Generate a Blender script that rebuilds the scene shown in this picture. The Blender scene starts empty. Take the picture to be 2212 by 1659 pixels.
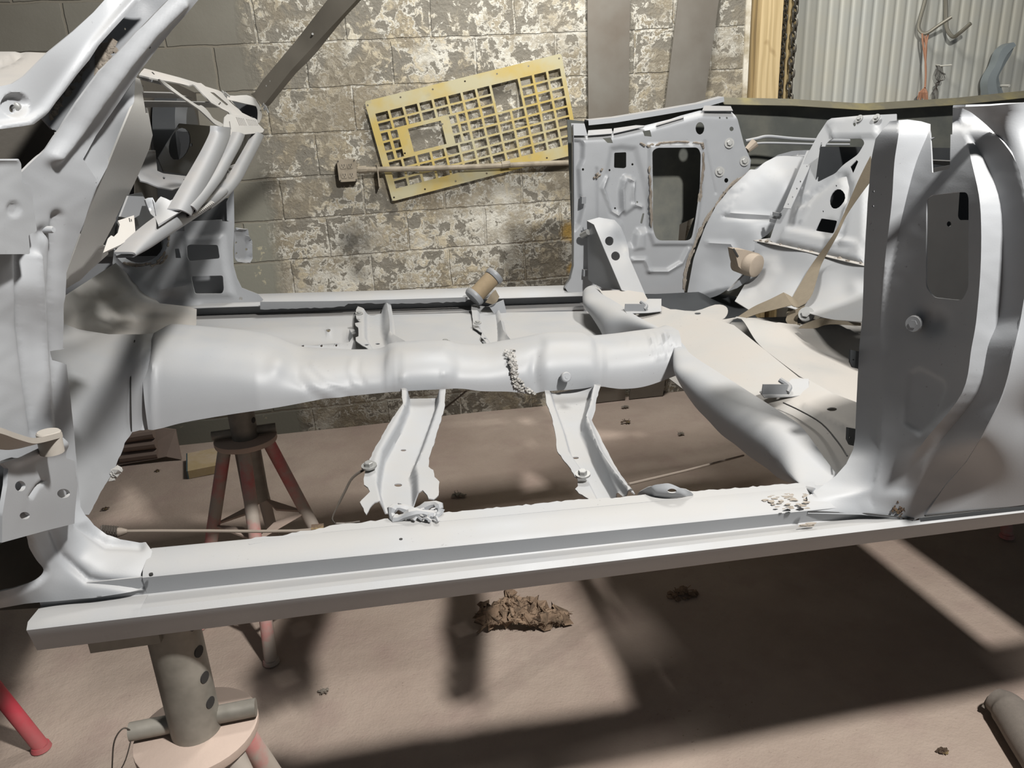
import bpy, bmesh, math, random
import numpy as np
from mathutils import Vector, Matrix
from mathutils.geometry import delaunay_2d_cdt
random.seed(4); rng = np.random.RandomState(4)
SC = bpy.context.scene; COL = SC.collection
# ---------------------------------------------------------------- camera frame
C0 = np.array([1106., 829.5]); F = 1620.; H = 1.43
def nrm(v): v = np.asarray(v, float); return v/np.linalg.norm(v)
def v3(p): return np.array([p[0]-C0[0], p[1]-C0[1], F])
_L = nrm(v3((8956, 398))); _T = v3((745, 289)); _T = nrm(_T-_L*_T.dot(_L))
RC = np.array([_L, _T, np.cross(_L, _T)])            # camera -> car axes (x rearwards, y across, z up)
_W = nrm(v3((12400, -336))); _D = v3((1356, 5500)); _D = nrm(_D-_W*_D.dot(_W))
RR = np.array([_W, np.cross(-_D, _W), -_D])          # camera -> room axes
C2R = RR @ RC.T
cd = bpy.data.cameras.new('camera'); cam = bpy.data.objects.new('camera', cd); COL.objects.link(cam)
cd.sensor_fit = 'HORIZONTAL'; cd.sensor_width = 36.0; cd.lens = 36.0*F/2212.0; cd.clip_start = .01
cm = np.eye(4); cm[:3, 0] = RR[:, 0]; cm[:3, 1] = -RR[:, 1]; cm[:3, 2] = -RR[:, 2]; cm[:3, 3] = (0, 0, H)
cam.matrix_world = Matrix(cm.tolist()); SC.camera = cam
# ---------------------------------------------------------------- light and exposure
SC.view_settings.view_transform = 'Standard'; SC.view_settings.look = 'None'
SC.view_settings.gamma = 1.0; SC.view_settings.use_curve_mapping = False
SC.view_settings.exposure = 0.0
wd = bpy.data.worlds.new('world'); SC.world = wd; wd.use_nodes = True
wd.node_tree.nodes['Background'].inputs[0].default_value = (.80, .90, 1.0, 1)
wd.node_tree.nodes['Background'].inputs[1].default_value = .085
def lamp(name, loc, target, size, power, col, sy=None):
    l = bpy.data.lights.new(name, 'AREA'); l.size = size; l.energy = power; l.color = col
    if sy: l.shape = 'RECTANGLE'; l.size_y = sy
    o = bpy.data.objects.new(name, l); COL.objects.link(o); o.location = loc
    o.rotation_euler = (Vector(target)-Vector(loc)).to_track_quat('-Z', 'Y').to_euler(); return o
lamp('key_lamp', (1.05, -.20, 3.1), (.3, 1.9, .8), .16, 160, (1, .98, .945))
lamp('wall_lamp', (.85, 2.75, 3.2), (.8, 3.25, .4), .6, 66, (1, .985, .95))
# ---------------------------------------------------------------- helpers
AX = dict(x=0, y=1, z=2)
def tdep(p, ax, v):                                   # camera depth of the point where pixel ray meets a car plane
    d = RC @ v3(p); return F*v/d[AX[ax]]
def cu(p, ax, v): d = RC @ v3(p); return d*v/d[AX[ax]]
def cat(px, t): return (RC @ (np.stack([px[:, 0]-C0[0], px[:, 1]-C0[1], np.full(len(px), F)]))).T*(t/F)[:, None]
def ru(p, ax, v):
    d = RR @ v3(p); o = np.array([0, 0, H]); i = AX[ax]; return o+d*((v-o[i])/d[i])
def cproj(P): q = (RC.T @ np.asarray(P).T).T; return q[:, :2]/q[:, 2:]*F+C0
ZV = {1: (0, 0, 3.456), 2: (0, 300, 3.456), 3: (0, 700, 3.456), 4: (0, 1100, 2.967), 5: (560, 0, 2.989), 6: (1200, 0, 3.16), 7: (1220, 220, 3.253),
      8: (1800, 0, 5.352), 9: (1700, 200, 3.318), 10: (1700, 650, 3.016), 11: (560, 580, 3.687), 12: (1100, 580, 3.318), 13: (640, 950, 2.765),
      14: (1400, 1000, 2.517), 15: (280, 120, 5.184), 16: (400, 620, 4.366), 0: (0, 0, 1.)}
def Z(k, pts):
    x0, y0, s = ZV[k]
    if isinstance(pts[0], (int, float)): return (x0+pts[0]/s, y0+pts[1]/s)
    return [(x0+a/s, y0+b/s) for a, b in pts]
def ZC(k, pts): x0, y0, s = ZV[k]; return [(x0+p[0]/s, y0+p[1]/s, p[2], p[3]) for p in pts]
def rr(poly, r, n=4):                                 # rounded corners
    out = []; m = len(poly)
    for i in range(m):
        p = np.array(poly[i], float); a = np.array(poly[i-1], float)-p; b = np.array(poly[(i+1) % m], float)-p
        la, lb = np.linalg.norm(a), np.linalg.norm(b); k = min(r, la*.48, lb*.48); A = p+a/la*k; B = p+b/lb*k
        for j in range(n+1):
            u = j/n; out.append(tuple((1-u)**2*A+2*u*(1-u)*p+u*u*B))
    return out
def cr(pts, n=5, closed=False):                       # Catmull-Rom through points (any dimension)
    P = [np.array(p, float) for p in pts]; m = len(P); out = []
    for i in range(m if closed else m-1):
        p1, p2 = P[i], P[(i+1) % m]
        p0 = P[i-1] if (closed or i > 0) else 2*p1-p2; p3 = P[(i+2) % m] if (closed or i < m-2) else 2*p2-p1
        for j in range(n):
            u = j/n; out.append(tuple(.5*((2*p1)+(-p0+p2)*u+(2*p0-5*p1+4*p2-p3)*u*u+(-p0+3*p1-3*p2+p3)*u**3)))
    if not closed: out.append(tuple(P[-1]))
    return out
def ell(cx, cy, rx, ry, n=16, rot=0):
    c, s = math.cos(rot), math.sin(rot)
    return [(cx+rx*math.cos(a)*c-ry*math.sin(a)*s, cy+rx*math.cos(a)*s+ry*math.sin(a)*c) for a in [2*math.pi*i/n for i in range(n)]]
def jag(pts, amp, step=6, seed=1):
    r = random.Random(seed); out = []
    for (a, b), (c, d) in zip(pts[:-1], pts[1:]):
        n = max(1, int(math.hypot(c-a, d-b)/step))
        for i in range(n):
            u = i/n; k = 0 if i == 0 else 1
            out.append((a+(c-a)*u+k*r.uniform(-amp, amp), b+(d-b)*u+k*r.uniform(-amp, amp)))
    out.append(pts[-1]); return out
def inpoly(P, poly):
    x, y = P[:, 0], P[:, 1]; r = np.zeros(len(P), bool); q = np.array(poly); m = len(q)
    for i in range(m):
        x1, y1 = q[i-1]; x2, y2 = q[i]
        if y1 == y2: continue
        r ^= ((y1 > y) != (y2 > y)) & (x < (x2-x1)*(y-y1)/(y2-y1)+x1)
    return r
def dseg(P, pts, closed=False):
    d = np.full(len(P), 1e9); q = list(pts)+([pts[0]] if closed else [])
    for a, b in zip(q[:-1], q[1:]):
        a = np.array(a, float); b = np.array(b, float); ab = b-a; L2 = max(ab.dot(ab), 1e-9)
        u = np.clip(((P-a)@ab)/L2, 0, 1); d = np.minimum(d, np.hypot(*(P-(a+u[:, None]*ab)).T))
    return d
def smooth(u): u = np.clip(u, 0, 1); return u*u*(3-2*u)
def relief_at(px, rel):
    h = np.zeros(len(px))
    for r in rel:
        if r[0] == 'r': h += r[3]*np.exp(-(dseg(px, r[1])/r[2])**2)
        elif r[0] == 'p':
            d = dseg(px, r[1], True)*np.where(inpoly(px, r[1]), 1, -1); h += r[3]*smooth(.5+d/(2*r[2]))
        elif r[0] == 'd': h += r[3]*np.exp(-(np.hypot(px[:, 0]-r[1][0], px[:, 1]-r[1][1])/r[2])**2)
        elif r[0] == 'n' and r[2] > 8:                              # fine hand-beaten unevenness
            k = r[2]; h += .3*r[1]*(np.sin(px[:, 0]/k+1.3*np.sin(px[:, 1]/k*.8))*np.sin(px[:, 1]/k*1.1+.7*np.sin(px[:, 0]/k*.6)))
    return h
class Tps:
    def __init__(s, ctrl):
        q = np.array([[c[0], c[1]] for c in ctrl], float)/100.
        w = np.array([1/tdep(c[:2], c[2], c[3]) for c in ctrl]); n = len(q); s.q = q; s.n = n
        A = np.hstack([np.ones((n, 1)), q])
        if n < 5: s.k = None; s.a = np.linalg.lstsq(A, w, rcond=None)[0]; return
        K = s.phi(q, q)+np.eye(n)*.03; M = np.zeros((n+3, n+3)); M[:n, :n] = K; M[:n, n:] = A; M[n:, :n] = A.T
        sol = np.linalg.lstsq(M, np.concatenate([w, np.zeros(3)]), rcond=None)[0]; s.k = sol[:n]; s.a = sol[n:]
    def phi(s, a, b): r2 = ((a[:, None]-b[None])**2).sum(-1); return .5*r2*np.log(r2+1e-12)
    def __call__(s, px):
        p = np.asarray(px, float)/100.; v = s.a[0]+p@s.a[1:]
        if s.k is not None: v = v+s.phi(p, s.q)@s.k
        return 1/v
# ---------------------------------------------------------------- objects
def tag(o, label=None, cat_=None, group=None, kind=None):
    if label: o['label'] = label
    if cat_: o['category'] = cat_
    if group: o['group'] = group
    if kind: o['kind'] = kind
    return o
def empty(name, loc=(0, 0, 0), rot=None):
    o = bpy.data.objects.new(name, None); COL.objects.link(o); o.empty_display_size = .05
    m = Matrix.Translation(Vector([float(a) for a in loc]))
    if rot is not None: m = m @ Matrix(np.asarray(rot).tolist()).to_4x4()
    o.matrix_world = m; return o
ORG = {}                                              # per-root origin that part vertices are given relative to
def link(name, V, Fc, mat, parent=None, smooth_=True, ang=35, uv=None):
    me = bpy.data.meshes.new(name); V = np.asarray(V, float)
    if parent is not None: V = V-ORG.get(root_of(parent).name, np.zeros(3))
    me.from_pydata(V.tolist(), [], [tuple(int(i) for i in f) for f in Fc]); me.update()
    if smooth_:
        for p in me.polygons: p.use_smooth = True
        me.set_sharp_from_angle(angle=math.radians(ang))
    if mat: me.materials.append(mat)
    o = bpy.data.objects.new(name, me); COL.objects.link(o)
    if parent is not None: o.parent = parent
    return o
def root_of(o):
    while o.parent: o = o.parent
    return o
def vnorm(V, Fc):
    N = np.zeros_like(V)
    for f in Fc:
        n = np.cross(V[f[1]]-V[f[0]], V[f[2]]-V[f[0]])
        for i in f: N[i] += n
    return N/np.maximum(np.linalg.norm(N, axis=1), 1e-12)[:, None]
def solid(V, Fc, th):                                 # give an open surface a back and a rim of its own
    N = vnorm(V, Fc); n = len(V); e = {}
    for f in Fc:
        m = len(f)
        for i in range(m):
            k = (f[i], f[(i+1) % m]); e[k] = 1
    bd = [k for k in e if (k[1], k[0]) not in e]
    V2 = V-N*th; VV = [V, V2]; FF = [tuple(f) for f in Fc]+[tuple(i+n for i in reversed(f)) for f in Fc]; c = 2*n
    if bd:
        mp = {}; ex = []
        for a, b in bd:
            for i in (a, b):
                if i not in mp: mp[i] = c+len(ex); ex += [V[i], V2[i]]
        VV.append(np.array(ex))
        for a, b in bd: FF.append((mp[b], mp[a], mp[a]+1, mp[b]+1))
    return np.vstack(VV), FF
def cdt(outer, holes, step, lines=()):
    loops = [outer]+list(holes); v = []; ed = []
    for L in loops:
        q = []
        for i in range(len(L)):
            a = np.array(L[i], float); b = np.array(L[(i+1) % len(L)], float); m = max(1, int(np.linalg.norm(b-a)/step))
            q += [tuple(a+(b-a)*j/m) for j in range(m)]
        s = len(v); v += q; ed += [(s+i, s+(i+1) % len(q)) for i in range(len(q))]
    sm = []
    for L in lines:                                   # crease lines the mesh edges follow
        q = []
        for a, b in zip(L[:-1], L[1:]):
            a = np.array(a, float); b = np.array(b, float); m = max(1, int(np.linalg.norm(b-a)/step)); q += [tuple(a+(b-a)*j/m) for j in range(m)]
        q.append(tuple(L[-1])); qa = np.array(q); k = inpoly(qa, outer)
        for h in holes: k &= ~inpoly(qa, h)
        dm = np.full(len(qa), 1e9)
        for L2 in loops: dm = np.minimum(dm, dseg(qa, L2, True))
        k &= dm > step*.35; run = []
        for i in range(len(q)):
            if k[i]: run.append(len(v)); v.append(q[i])
            if (not k[i] or i == len(q)-1) and run: ed += list(zip(run[:-1], run[1:])); run = []
        sm.append(L)
    o = np.array(outer); lo, hi = o.min(0), o.max(0); g = []
    for j, y in enumerate(np.arange(lo[1]+step*.5, hi[1], step*.87)):
        for x in np.arange(lo[0]+step*(.25+.5*(j % 2)), hi[0], step): g.append((x, y))
    if g:
        g = np.array(g); k = inpoly(g, outer)
        for h in holes: k &= ~inpoly(g, h)
        g = g[k]
        if len(g):
            dm = np.full(len(g), 1e9)
            for L in loops: dm = np.minimum(dm, dseg(g, L, True))
            for L in sm: dm = np.minimum(dm, dseg(g, L))
            g = g[dm > step*.45]; v += [tuple(p) for p in g]
    r = delaunay_2d_cdt([Vector(p) for p in v], ed, [], 0, 1e-4)
    P = np.array([tuple(p) for p in r[0]]); Fc = [tuple(f) for f in r[2]]
    c = np.array([P[list(f)].mean(0) for f in Fc]); k = inpoly(c, outer)
    for h in holes: k &= ~inpoly(c, h)
    Fc = [f for f, kk in zip(Fc, k) if kk]
    us = sorted({i for f in Fc for i in f}); mp = {a: i for i, a in enumerate(us)}
    return P[us], [tuple(mp[i] for i in f) for f in Fc]
def sheet(name, parent, mat, outer, ctrl, holes=(), rel=(), step=10, th=.0022, ang=40, lines=()):
    """pressed sheet metal: outline and holes seen from the camera, depths interpolated from known points of the car"""
    px, Fc = cdt(outer, holes, step, list(lines)+[r[1] for r in rel if r[0] == 'r']); T = ctrl if callable(ctrl) else Tps(ctrl)
    V = cat(px, T(px)); f = Fc[0]
    Fo = []
    for f in Fc:
        n = np.cross(V[f[1]]-V[f[0]], V[f[2]]-V[f[0]]); Fo.append(f if n.dot(V[f[0]]) < 0 else (f[0], f[2], f[1]))
    if rel: V = V+vnorm(V, Fo)*relief_at(px, rel)[:, None]
    V, Fo = solid(V, Fo, th); return link(name, V, Fo, mat, parent, ang=ang)
def grid(name, parent, mat, rows, th=None, closed=False, caps=False, ang=40, smooth_=True):
    R = np.array(rows, float); m, n = R.shape[:2]; V = R.reshape(-1, 3); Fc = []
    for i in range(m-1):
        for j in range(n if closed else n-1):
            k = (j+1) % n; Fc.append((i*n+j, i*n+k, (i+1)*n+k, (i+1)*n+j))
    if caps: Fc += [tuple(range(n))[::-1], tuple(range((m-1)*n, m*n))]
    if th: V, Fc = solid(V, Fc, th)
    return link(name, V, Fc, mat, parent, ang=ang, smooth_=smooth_)
def tube_rows(path, r, n=8):
    P = [np.array(p, float) for p in path]; up = None; rows = []
    for i, p in enumerate(P):
        t = nrm(P[min(i+1, len(P)-1)]-P[max(i-1, 0)])
        if up is None: up = nrm(np.cross(t, [0.3, 0.2, 1]) if abs(t[2]) < .9 else np.cross(t, [1, .1, 0]))
        up = nrm(up-t*up.dot(t)); b = np.cross(t, up); ri = r[i] if hasattr(r, '__len__') else r
        rows.append([p+ri*(math.cos(a)*up+math.sin(a)*b) for a in [2*math.pi*k/n for k in range(n)]])
    return rows
def tube(name, parent, mat, path, r, n=8): return grid(name, parent, mat, tube_rows(path, r, n), closed=True, caps=True)
class MB:
    def __init__(s): s.V = []; s.F = []
    def add(s, V, Fc):
        n = len(s.V); s.V += [np.array(v, float) for v in V]; s.F += [tuple(i+n for i in f) for f in Fc]; return s
    def tube(s, path, r, n=8):
        R = tube_rows(path, r, n); m = len(R); V = [p for q in R for p in q]; Fc = []
        for i in range(m-1):
            for j in range(n): k = (j+1) % n; Fc.append((i*n+j, i*n+k, (i+1)*n+k, (i+1)*n+j))
        Fc += [tuple(range(n))[::-1], tuple(range((m-1)*n, m*n))]; return s.add(V, Fc)
    def box(s, c, h, M=None):
        c = np.array(c, float); V = [(a, b, d) for a in (-1, 1) for b in (-1, 1) for d in (-1, 1)]
        V = np.array(V)*np.array(h); V = V@np.array(M).T if M is not None else V
        return s.add(V+c, [(0, 1, 3, 2), (4, 6, 7, 5), (0, 4, 5, 1), (2, 3, 7, 6), (0, 2, 6, 4), (1, 5, 7, 3)])
    def prism(s, poly, a, b):                          # polygon of 3d points from offset a to offset b
        n = len(poly); P = np.array(poly, float); V = list(P+np.array(a))+list(P+np.array(b))
        Fc = [tuple(range(n))[::-1], tuple(range(n, 2*n))]+[(i, (i+1) % n, n+(i+1) % n, n+i) for i in range(n)]; return s.add(V, Fc)
    def ball(s, c, r, sc=(1, 1, 1), seed=0, lump=.25):
        bm = bmesh.new(); bmesh.ops.create_icosphere(bm, subdivisions=1, radius=1); q = random.Random(seed)
        V = [np.array(v.co)*r*np.array(sc)*(1+q.uniform(-lump, lump))+np.array(c) for v in bm.verts]; Fc = [tuple(v.index for v in f.verts) for f in bm.faces]
        bm.free(); return s.add(V, Fc)
    def link(s, name, mat, parent=None, ang=35, smooth_=True): return link(name, s.V, s.F, mat, parent, ang=ang, smooth_=smooth_)
def basis(n):
    n = nrm(n); a = nrm(np.cross(n, [0, 0, 1]) if abs(n[2]) < .9 else np.cross(n, [1, 0, 0])); return a, np.cross(n, a), n
def bolt(parent, mat, p, n, r, name='bolt', washer=True, h=.8):
    a, b, n = basis(n); p = np.array(p, float); m = MB()
    if washer: m.tube([p-n*.001, p+n*r*.3], r*1.75, 14)
    m.tube([p, p+n*r*h, p+n*r*(h+.12)], [r, r, r*.86], 6); return m.link(name, mat, parent)
# ---------------------------------------------------------------- materials
def mat(name, rough=.6, metal=0.):
    m = bpy.data.materials.new(name); m.use_nodes = True; b = m.node_tree.nodes['Principled BSDF']
    b.inputs['Roughness'].default_value = rough; b.inputs['Metallic'].default_value = metal; return m, m.node_tree, b
class NT:
    def __init__(s, nt): s.nt = nt
    def n(s, t, **k):
        o = s.nt.nodes.new(t)
        for a, v in k.items():
            if a.startswith('i_'):
                key = a[2:]; key = int(key) if key.isdigit() else key.replace('_', ' ')
                if isinstance(v, bpy.types.NodeSocket): s.nt.links.new(v, o.inputs[key])
                else: o.inputs[key].default_value = v
            else: setattr(o, a, v)
        return o
    def noise(s, vec, scale, detail=4, rough=.55, dist=0.): return s.n('ShaderNodeTexNoise', i_Vector=vec, i_Scale=scale, i_Detail=detail, i_Roughness=rough, i_Distortion=dist).outputs[0]
    def ramp(s, fac, a, b): return s.n('ShaderNodeMapRange', i_0=fac, i_1=a, i_2=b).outputs[0]
    def mix(s, fac, a, b, t='MIX'):
        o = s.nt.nodes.new('ShaderNodeMix'); o.data_type = 'RGBA'; o.blend_type = t
        for k, v in ((0, fac), (6, a), (7, b)):
            if isinstance(v, bpy.types.NodeSocket): s.nt.links.new(v, o.inputs[k])
            else: o.inputs[k].default_value = v if k == 0 else (*v, 1) if len(v) == 3 else v
        return o.outputs[2]
    def math(s, op, a, b=0.): return s.n('ShaderNodeMath', operation=op, i_0=a, i_1=b).outputs[0]
    def bump(s, h, strength=.3, dist=.01): return s.n('ShaderNodeBump', i_Height=h, i_Strength=strength, i_Distance=dist).outputs[0]
    def link(s, a, b): s.nt.links.new(a, b)
def srgb(r, g, b):
    q = lambda c: ((c/255+.055)/1.055)**2.4 if c > 10 else c/255/12.92
    return (q(r), q(g), q(b))
def coords(t, kind='Object'): return t.n('ShaderNodeTexCoord').outputs[kind]
def simple(name, col, rough=.6, metal=0., var=.12, scale=30, bump=0., col2=None, s2=8, lo=.45, hi=.65):
    m, nt, b = mat(name, rough, metal); t = NT(nt); v = coords(t); c = srgb(*col)
    k = t.noise(v, scale, 5); c1 = t.mix(k, tuple(x*(1-var) for x in c), tuple(min(1, x*(1+var)) for x in c))
    if col2: c1 = t.mix(t.ramp(t.noise(v, s2, 5, .6), lo, hi), c1, srgb(*col2))
    t.link(c1, b.inputs['Base Color'])
    if bump: t.link(t.bump(t.noise(v, scale*6, 3), bump, .002), b.inputs['Normal'])
    return m
def make_primer(name, base, dust, speck=True, dust_amt=.55):
    m, nt, b = mat(name, .5); t = NT(nt); v = coords(t)
    c = t.mix(t.noise(v, 9, 4), tuple(x*.93 for x in srgb(*base)), tuple(min(1, x*1.05) for x in srgb(*base)))
    up = t.n('ShaderNodeSeparateXYZ', i_0=t.n('ShaderNodeNewGeometry').outputs['Normal']).outputs[2]
    d = t.math('MULTIPLY', t.ramp(up, .35, .95), t.ramp(t.noise(v, 7, 4), .2, .6))   # settled blasting dust lies on what faces up
    d = t.math('MULTIPLY', d, dust_amt); c = t.mix(d, c, srgb(*dust))
    if speck:
        s = t.ramp(t.noise(v, 160, 2, .5), .70, .76); s = t.math('MULTIPLY', s, t.ramp(t.noise(v, 5, 3), .5, .7)); c = t.mix(t.math('MULTIPLY', s, .6), c, srgb(70, 62, 55))
    t.link(c, b.inputs['Base Color'])
    t.link(t.math('ADD', .46, t.math('MULTIPLY', d, .4)), b.inputs['Roughness'])
    t.link(t.bump(t.noise(v, 420, 2), .12, .0006), b.inputs['Normal']); return m
M = {}
M['primer'] = make_primer('primed_steel', (147, 149, 152), (155, 151, 145))
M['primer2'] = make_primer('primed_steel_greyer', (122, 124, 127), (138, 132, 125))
M['dusty'] = make_primer('dusty_primed_steel', (151, 150, 147), (158, 152, 145), dust_amt=.8)
M['dark'] = simple('dark_steel_and_cavity_shade', (70, 66, 60), .6, .2, .2, 20, .1)  # dark steel, its tone also standing for shade in cavities
M['inner'] = simple('shade_dark_inner_steel', (44, 46, 48), .6, .1, .25, 14)  # near-black colour stands for the shade inside the body
M['pillar'] = simple('grey_brown_post_paint', (98, 93, 84), .6, .1, .15, 20, .1)
M['olive'] = simple('olive_grey_old_paint', (92, 88, 74), .6, 0., .15, 12, .1, (116, 108, 76), 6, .5, .7)
M['rust'] = simple('rusty_seam_sealer', (126, 118, 108), .85, 0., .2, 40, .4, (104, 94, 84), 25)
M['seam'] = simple('old_seam_sealer', (132, 124, 114), .85, 0., .25, 60, .5)
M['belt'] = simple('tan_belt_webbing', (114, 104, 88), .85, 0., .15, 60, .2)
M['beltdust'] = simple('dusty_tan_plastic', (146, 134, 120), .8, 0., .12, 30, .2)
M['bolt'] = simple('dull_zinc', (150, 150, 148), .45, .5, .12, 50)
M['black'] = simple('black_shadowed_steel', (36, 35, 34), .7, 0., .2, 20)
M['red'] = simple('red_stand_paint_under_overspray', (190, 104, 104), .6, 0., .15, 14, .1, (160, 150, 140), 8, .36, .56)
M['redhot'] = simple('red_stand_paint', (186, 64, 76), .55, 0., .15, 14, .1, (168, 96, 96), 5)
M['standgrey'] = simple('grey_stand_overspray', (156, 147, 138), .7, 0., .12, 16, .15, (160, 96, 92), 6, .58, .75)
M['pipe'] = simple('dark_grey_pipe', (112, 108, 100), .5, .3, .2, 10, .1, (152, 147, 138), 6, .45, .7)
M['wire'] = simple('dark_wire', (66, 60, 54), .5, .3)
M['cable'] = simple('dusty_steel_cable', (116, 106, 96), .7, .1)
M['conduit'] = simple('dust_coated_conduit', (140, 130, 114), .75, 0, .12, 30, .1, (118, 109, 94), 14)
M['wood'] = None
M['rustdark'] = simple('dark_rust', (74, 58, 44), .85, 0., .3, 60, .4, (128, 110, 70), 30, .5, .65)
M['beltdust2'] = simple('dusty_hinge_steel', (150, 144, 136), .8, 0, .1, 20, .15)
M['skin'] = simple('grey_unpainted_skin', (86, 88, 84), .6, .05, .15, 10, .1, (104, 104, 96), 5)
# ---------------------------------------------------------------- the room
WY = 3.69
def wpx(p, y=WY): return ru(p, 'y', y)
m, nt, b = mat('dusty_concrete_floor', .9); t = NT(nt); v = coords(t)
c = t.mix(t.ramp(t.noise(v, 1.6, 5, .55), .35, .65), srgb(150, 133, 121), srgb(172, 156, 143))
c = t.mix(t.math('MULTIPLY', t.ramp(t.noise(v, 5, 5, .6), .5, .7), .5), c, srgb(148, 127, 119))
sp = t.math('MULTIPLY', t.ramp(t.noise(v, 95, 3, .6), .66, .74), t.ramp(t.noise(v, 2.2, 3), .42, .65)); c = t.mix(t.math('MULTIPLY', sp, .55), c, srgb(92, 74, 62))
t.link(c, b.inputs['Base Color'])
hh = t.math('ADD', t.noise(v, 12, 5, .6), t.math('MULTIPLY', t.noise(v, 150, 3), .25)); t.link(t.bump(hh, .35, .02), b.inputs['Normal']); M['floor'] = m
xs = np.linspace(-3, 5, 120); ys = np.linspace(-1.2, 4.4, 90); rows = []
for y in ys:
    r = []
    for x in xs:
        z = .006*math.sin(x*3.1+1.1*math.sin(y*2.3))*math.sin(y*3.7+x)+.004*math.sin(x*7+y*5)
        z = z*.45-.004; r.append((x, y, z))
    rows.append(r)
o = grid('floor', None, M['floor'], rows, ang=80); tag(o, kind='structure')
# block wall ------------------------------------------------------
m, nt, b = mat('peeling_block_wall', .85); t = NT(nt); v = coords(t)
sx = t.n('ShaderNodeSeparateXYZ', i_0=v); X, Zc = sx.outputs[0], sx.outputs[2]
wob = t.n('ShaderNodeVectorMath', operation='SCALE', i_0=t.n('ShaderNodeTexNoise', i_Vector=v, i_Scale=9., i_Detail=4.).outputs[1]); wob.inputs['Scale'].default_value = .018
br = t.n('ShaderNodeTexBrick', offset=.5, i_Vector=t.n('ShaderNodeCombineXYZ', i_0=t.math('ADD', X, 4.0+.06), i_1=t.math('ADD', Zc, .0605)).outputs[0])
va = t.n('ShaderNodeVectorMath', operation='ADD', i_0=br.inputs['Vector'].links[0].from_socket, i_1=wob.outputs[0]).outputs[0]; t.link(va, br.inputs['Vector'])
br.inputs['Scale'].default_value = 1.0; br.inputs['Brick Width'].default_value = .378; br.inputs['Row Height'].default_value = .188; br.inputs['Mortar Size'].default_value = .007; br.inputs['Mortar Smooth'].default_value = .5
mort = br.outputs['Fac']
warp = t.noise(v, 3.6, 7, .64, .6); fine = t.noise(v, 22, 6, .68, .4); vf = t.noise(v, 75, 4, .6)
left = t.ramp(t.math('ADD', X, t.math('MULTIPLY', t.math('SUBTRACT', warp, .5), .10)), -.50, -.56)     # smooth painted part of the wall
paint = t.mix(t.noise(v, 3, 4), srgb(104, 99, 89), srgb(126, 121, 110))
paintL = t.mix(t.ramp(Zc, 1.35, 1.0), t.mix(t.noise(v, 3, 4), srgb(98, 93, 83), srgb(122, 119, 109)), srgb(122, 121, 110))
stone = t.mix(fine, srgb(112, 103, 88), srgb(142, 133, 114))
chalk = t.mix(vf, srgb(172, 168, 156), srgb(212, 209, 199))
# where the paint has flaked off
fl = t.math('ADD', t.math('MULTIPLY', warp, .72), t.math('MULTIPLY', fine, .62)); fl = t.math('ADD', fl, t.math('MULTIPLY', mort, .07))
low = t.ramp(Zc, 1.55, .95); flk = t.math('ADD', fl, t.math('MULTIPLY', low, .05))
c = t.mix(t.ramp(flk, .682, .706), paint, chalk)
c = t.mix(t.math('MULTIPLY', t.ramp(flk, .715, .74), t.ramp(t.noise(v, 3.1, 3), .62, .45)), c, t.mix(t.ramp(vf, .56, .66), stone, chalk))
c = t.mix(t.math('MULTIPLY', t.ramp(t.math('ADD', t.noise(t.n('ShaderNodeVectorMath', operation='ADD', i_0=v, i_1=(7.3, 2.1, 5.5)).outputs[0], 3.2, 5, .6, .5), t.math('MULTIPLY', fine, .3)), .62, .72), .75), c, stone)
c = t.mix(t.ramp(t.math('ADD', t.noise(t.n('ShaderNodeVectorMath', operation='ADD', i_0=v, i_1=(1.3, 9.1, 3.5)).outputs[0], 13, 8, .75, .6), t.math('MULTIPLY', mort, .07)), .60, .66), c, chalk)
edge = t.math('MULTIPLY', t.ramp(fine, .52, .60), t.ramp(t.noise(v, 2.4, 3), .42, .6)); c = t.mix(t.math('MULTIPLY', edge, .6), c, srgb(188, 176, 150))
c = t.mix(t.math('MULTIPLY', t.ramp(vf, .62, .70), .5), c, srgb(84, 74, 58))
cL = t.mix(t.math('MULTIPLY', t.ramp(t.noise(v, 14, 5, .65), .64, .68), t.ramp(Zc, 1.5, 1.1)), paintL, srgb(160, 154, 132))
c = t.mix(left, c, cL)
c = t.mix(t.math('MULTIPLY', mort, t.mix(left, (.12, .12, .12), (.5, .5, .5))), c, srgb(120, 112, 98))
def blot(px, rad, col, amt, c, edge_=.6):
    q = wpx(px); d = t.n('ShaderNodeVectorMath', operation='DISTANCE', i_0=v, i_1=tuple(q)).outputs['Value']
    k = t.ramp(t.math('ADD', d, t.math('MULTIPLY', t.math('SUBTRACT', t.noise(v, 16, 5, .65), .5), rad*1.5)), rad*1.25, rad*edge_); return t.mix(t.math('MULTIPLY', k, amt), c, srgb(*col))
c = blot((765, 520), .095, (58, 56, 52), .8, c, .2)
c = blot((772, 590), .05, (58, 56, 52), .5, c, .2)
c = blot((1236, 500), .055, (186, 150, 70), .8, c); c = blot((1240, 580), .035, (186, 150, 70), .7, c)
t.link(c, b.inputs['Base Color'])
h = t.math('MULTIPLY', mort, -.24); h = t.math('ADD', h, t.math('MULTIPLY', t.ramp(flk, .60, .72), t.mix(left, (-.2, -.2, -.2), (0, 0, 0)))); h = t.math('ADD', h, t.math('MULTIPLY', fine, t.mix(left, (.4, .4, .4), (.03, .03, .03)))); h = t.math('ADD', h, t.math('MULTIPLY', vf, t.mix(left, (.16, .16, .16), (.03, .03, .03))))
t.link(t.bump(h, .9, .022), b.inputs['Normal']); M['wall'] = m
XR = wpx((1607, 100))[0]
mb = MB(); mb.box(((-3+XR)/2, WY+.1, 1.6), ((XR+3)/2, .1, 1.62)); o = mb.link('wall_back', M['wall']); tag(o, kind='structure')
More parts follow.
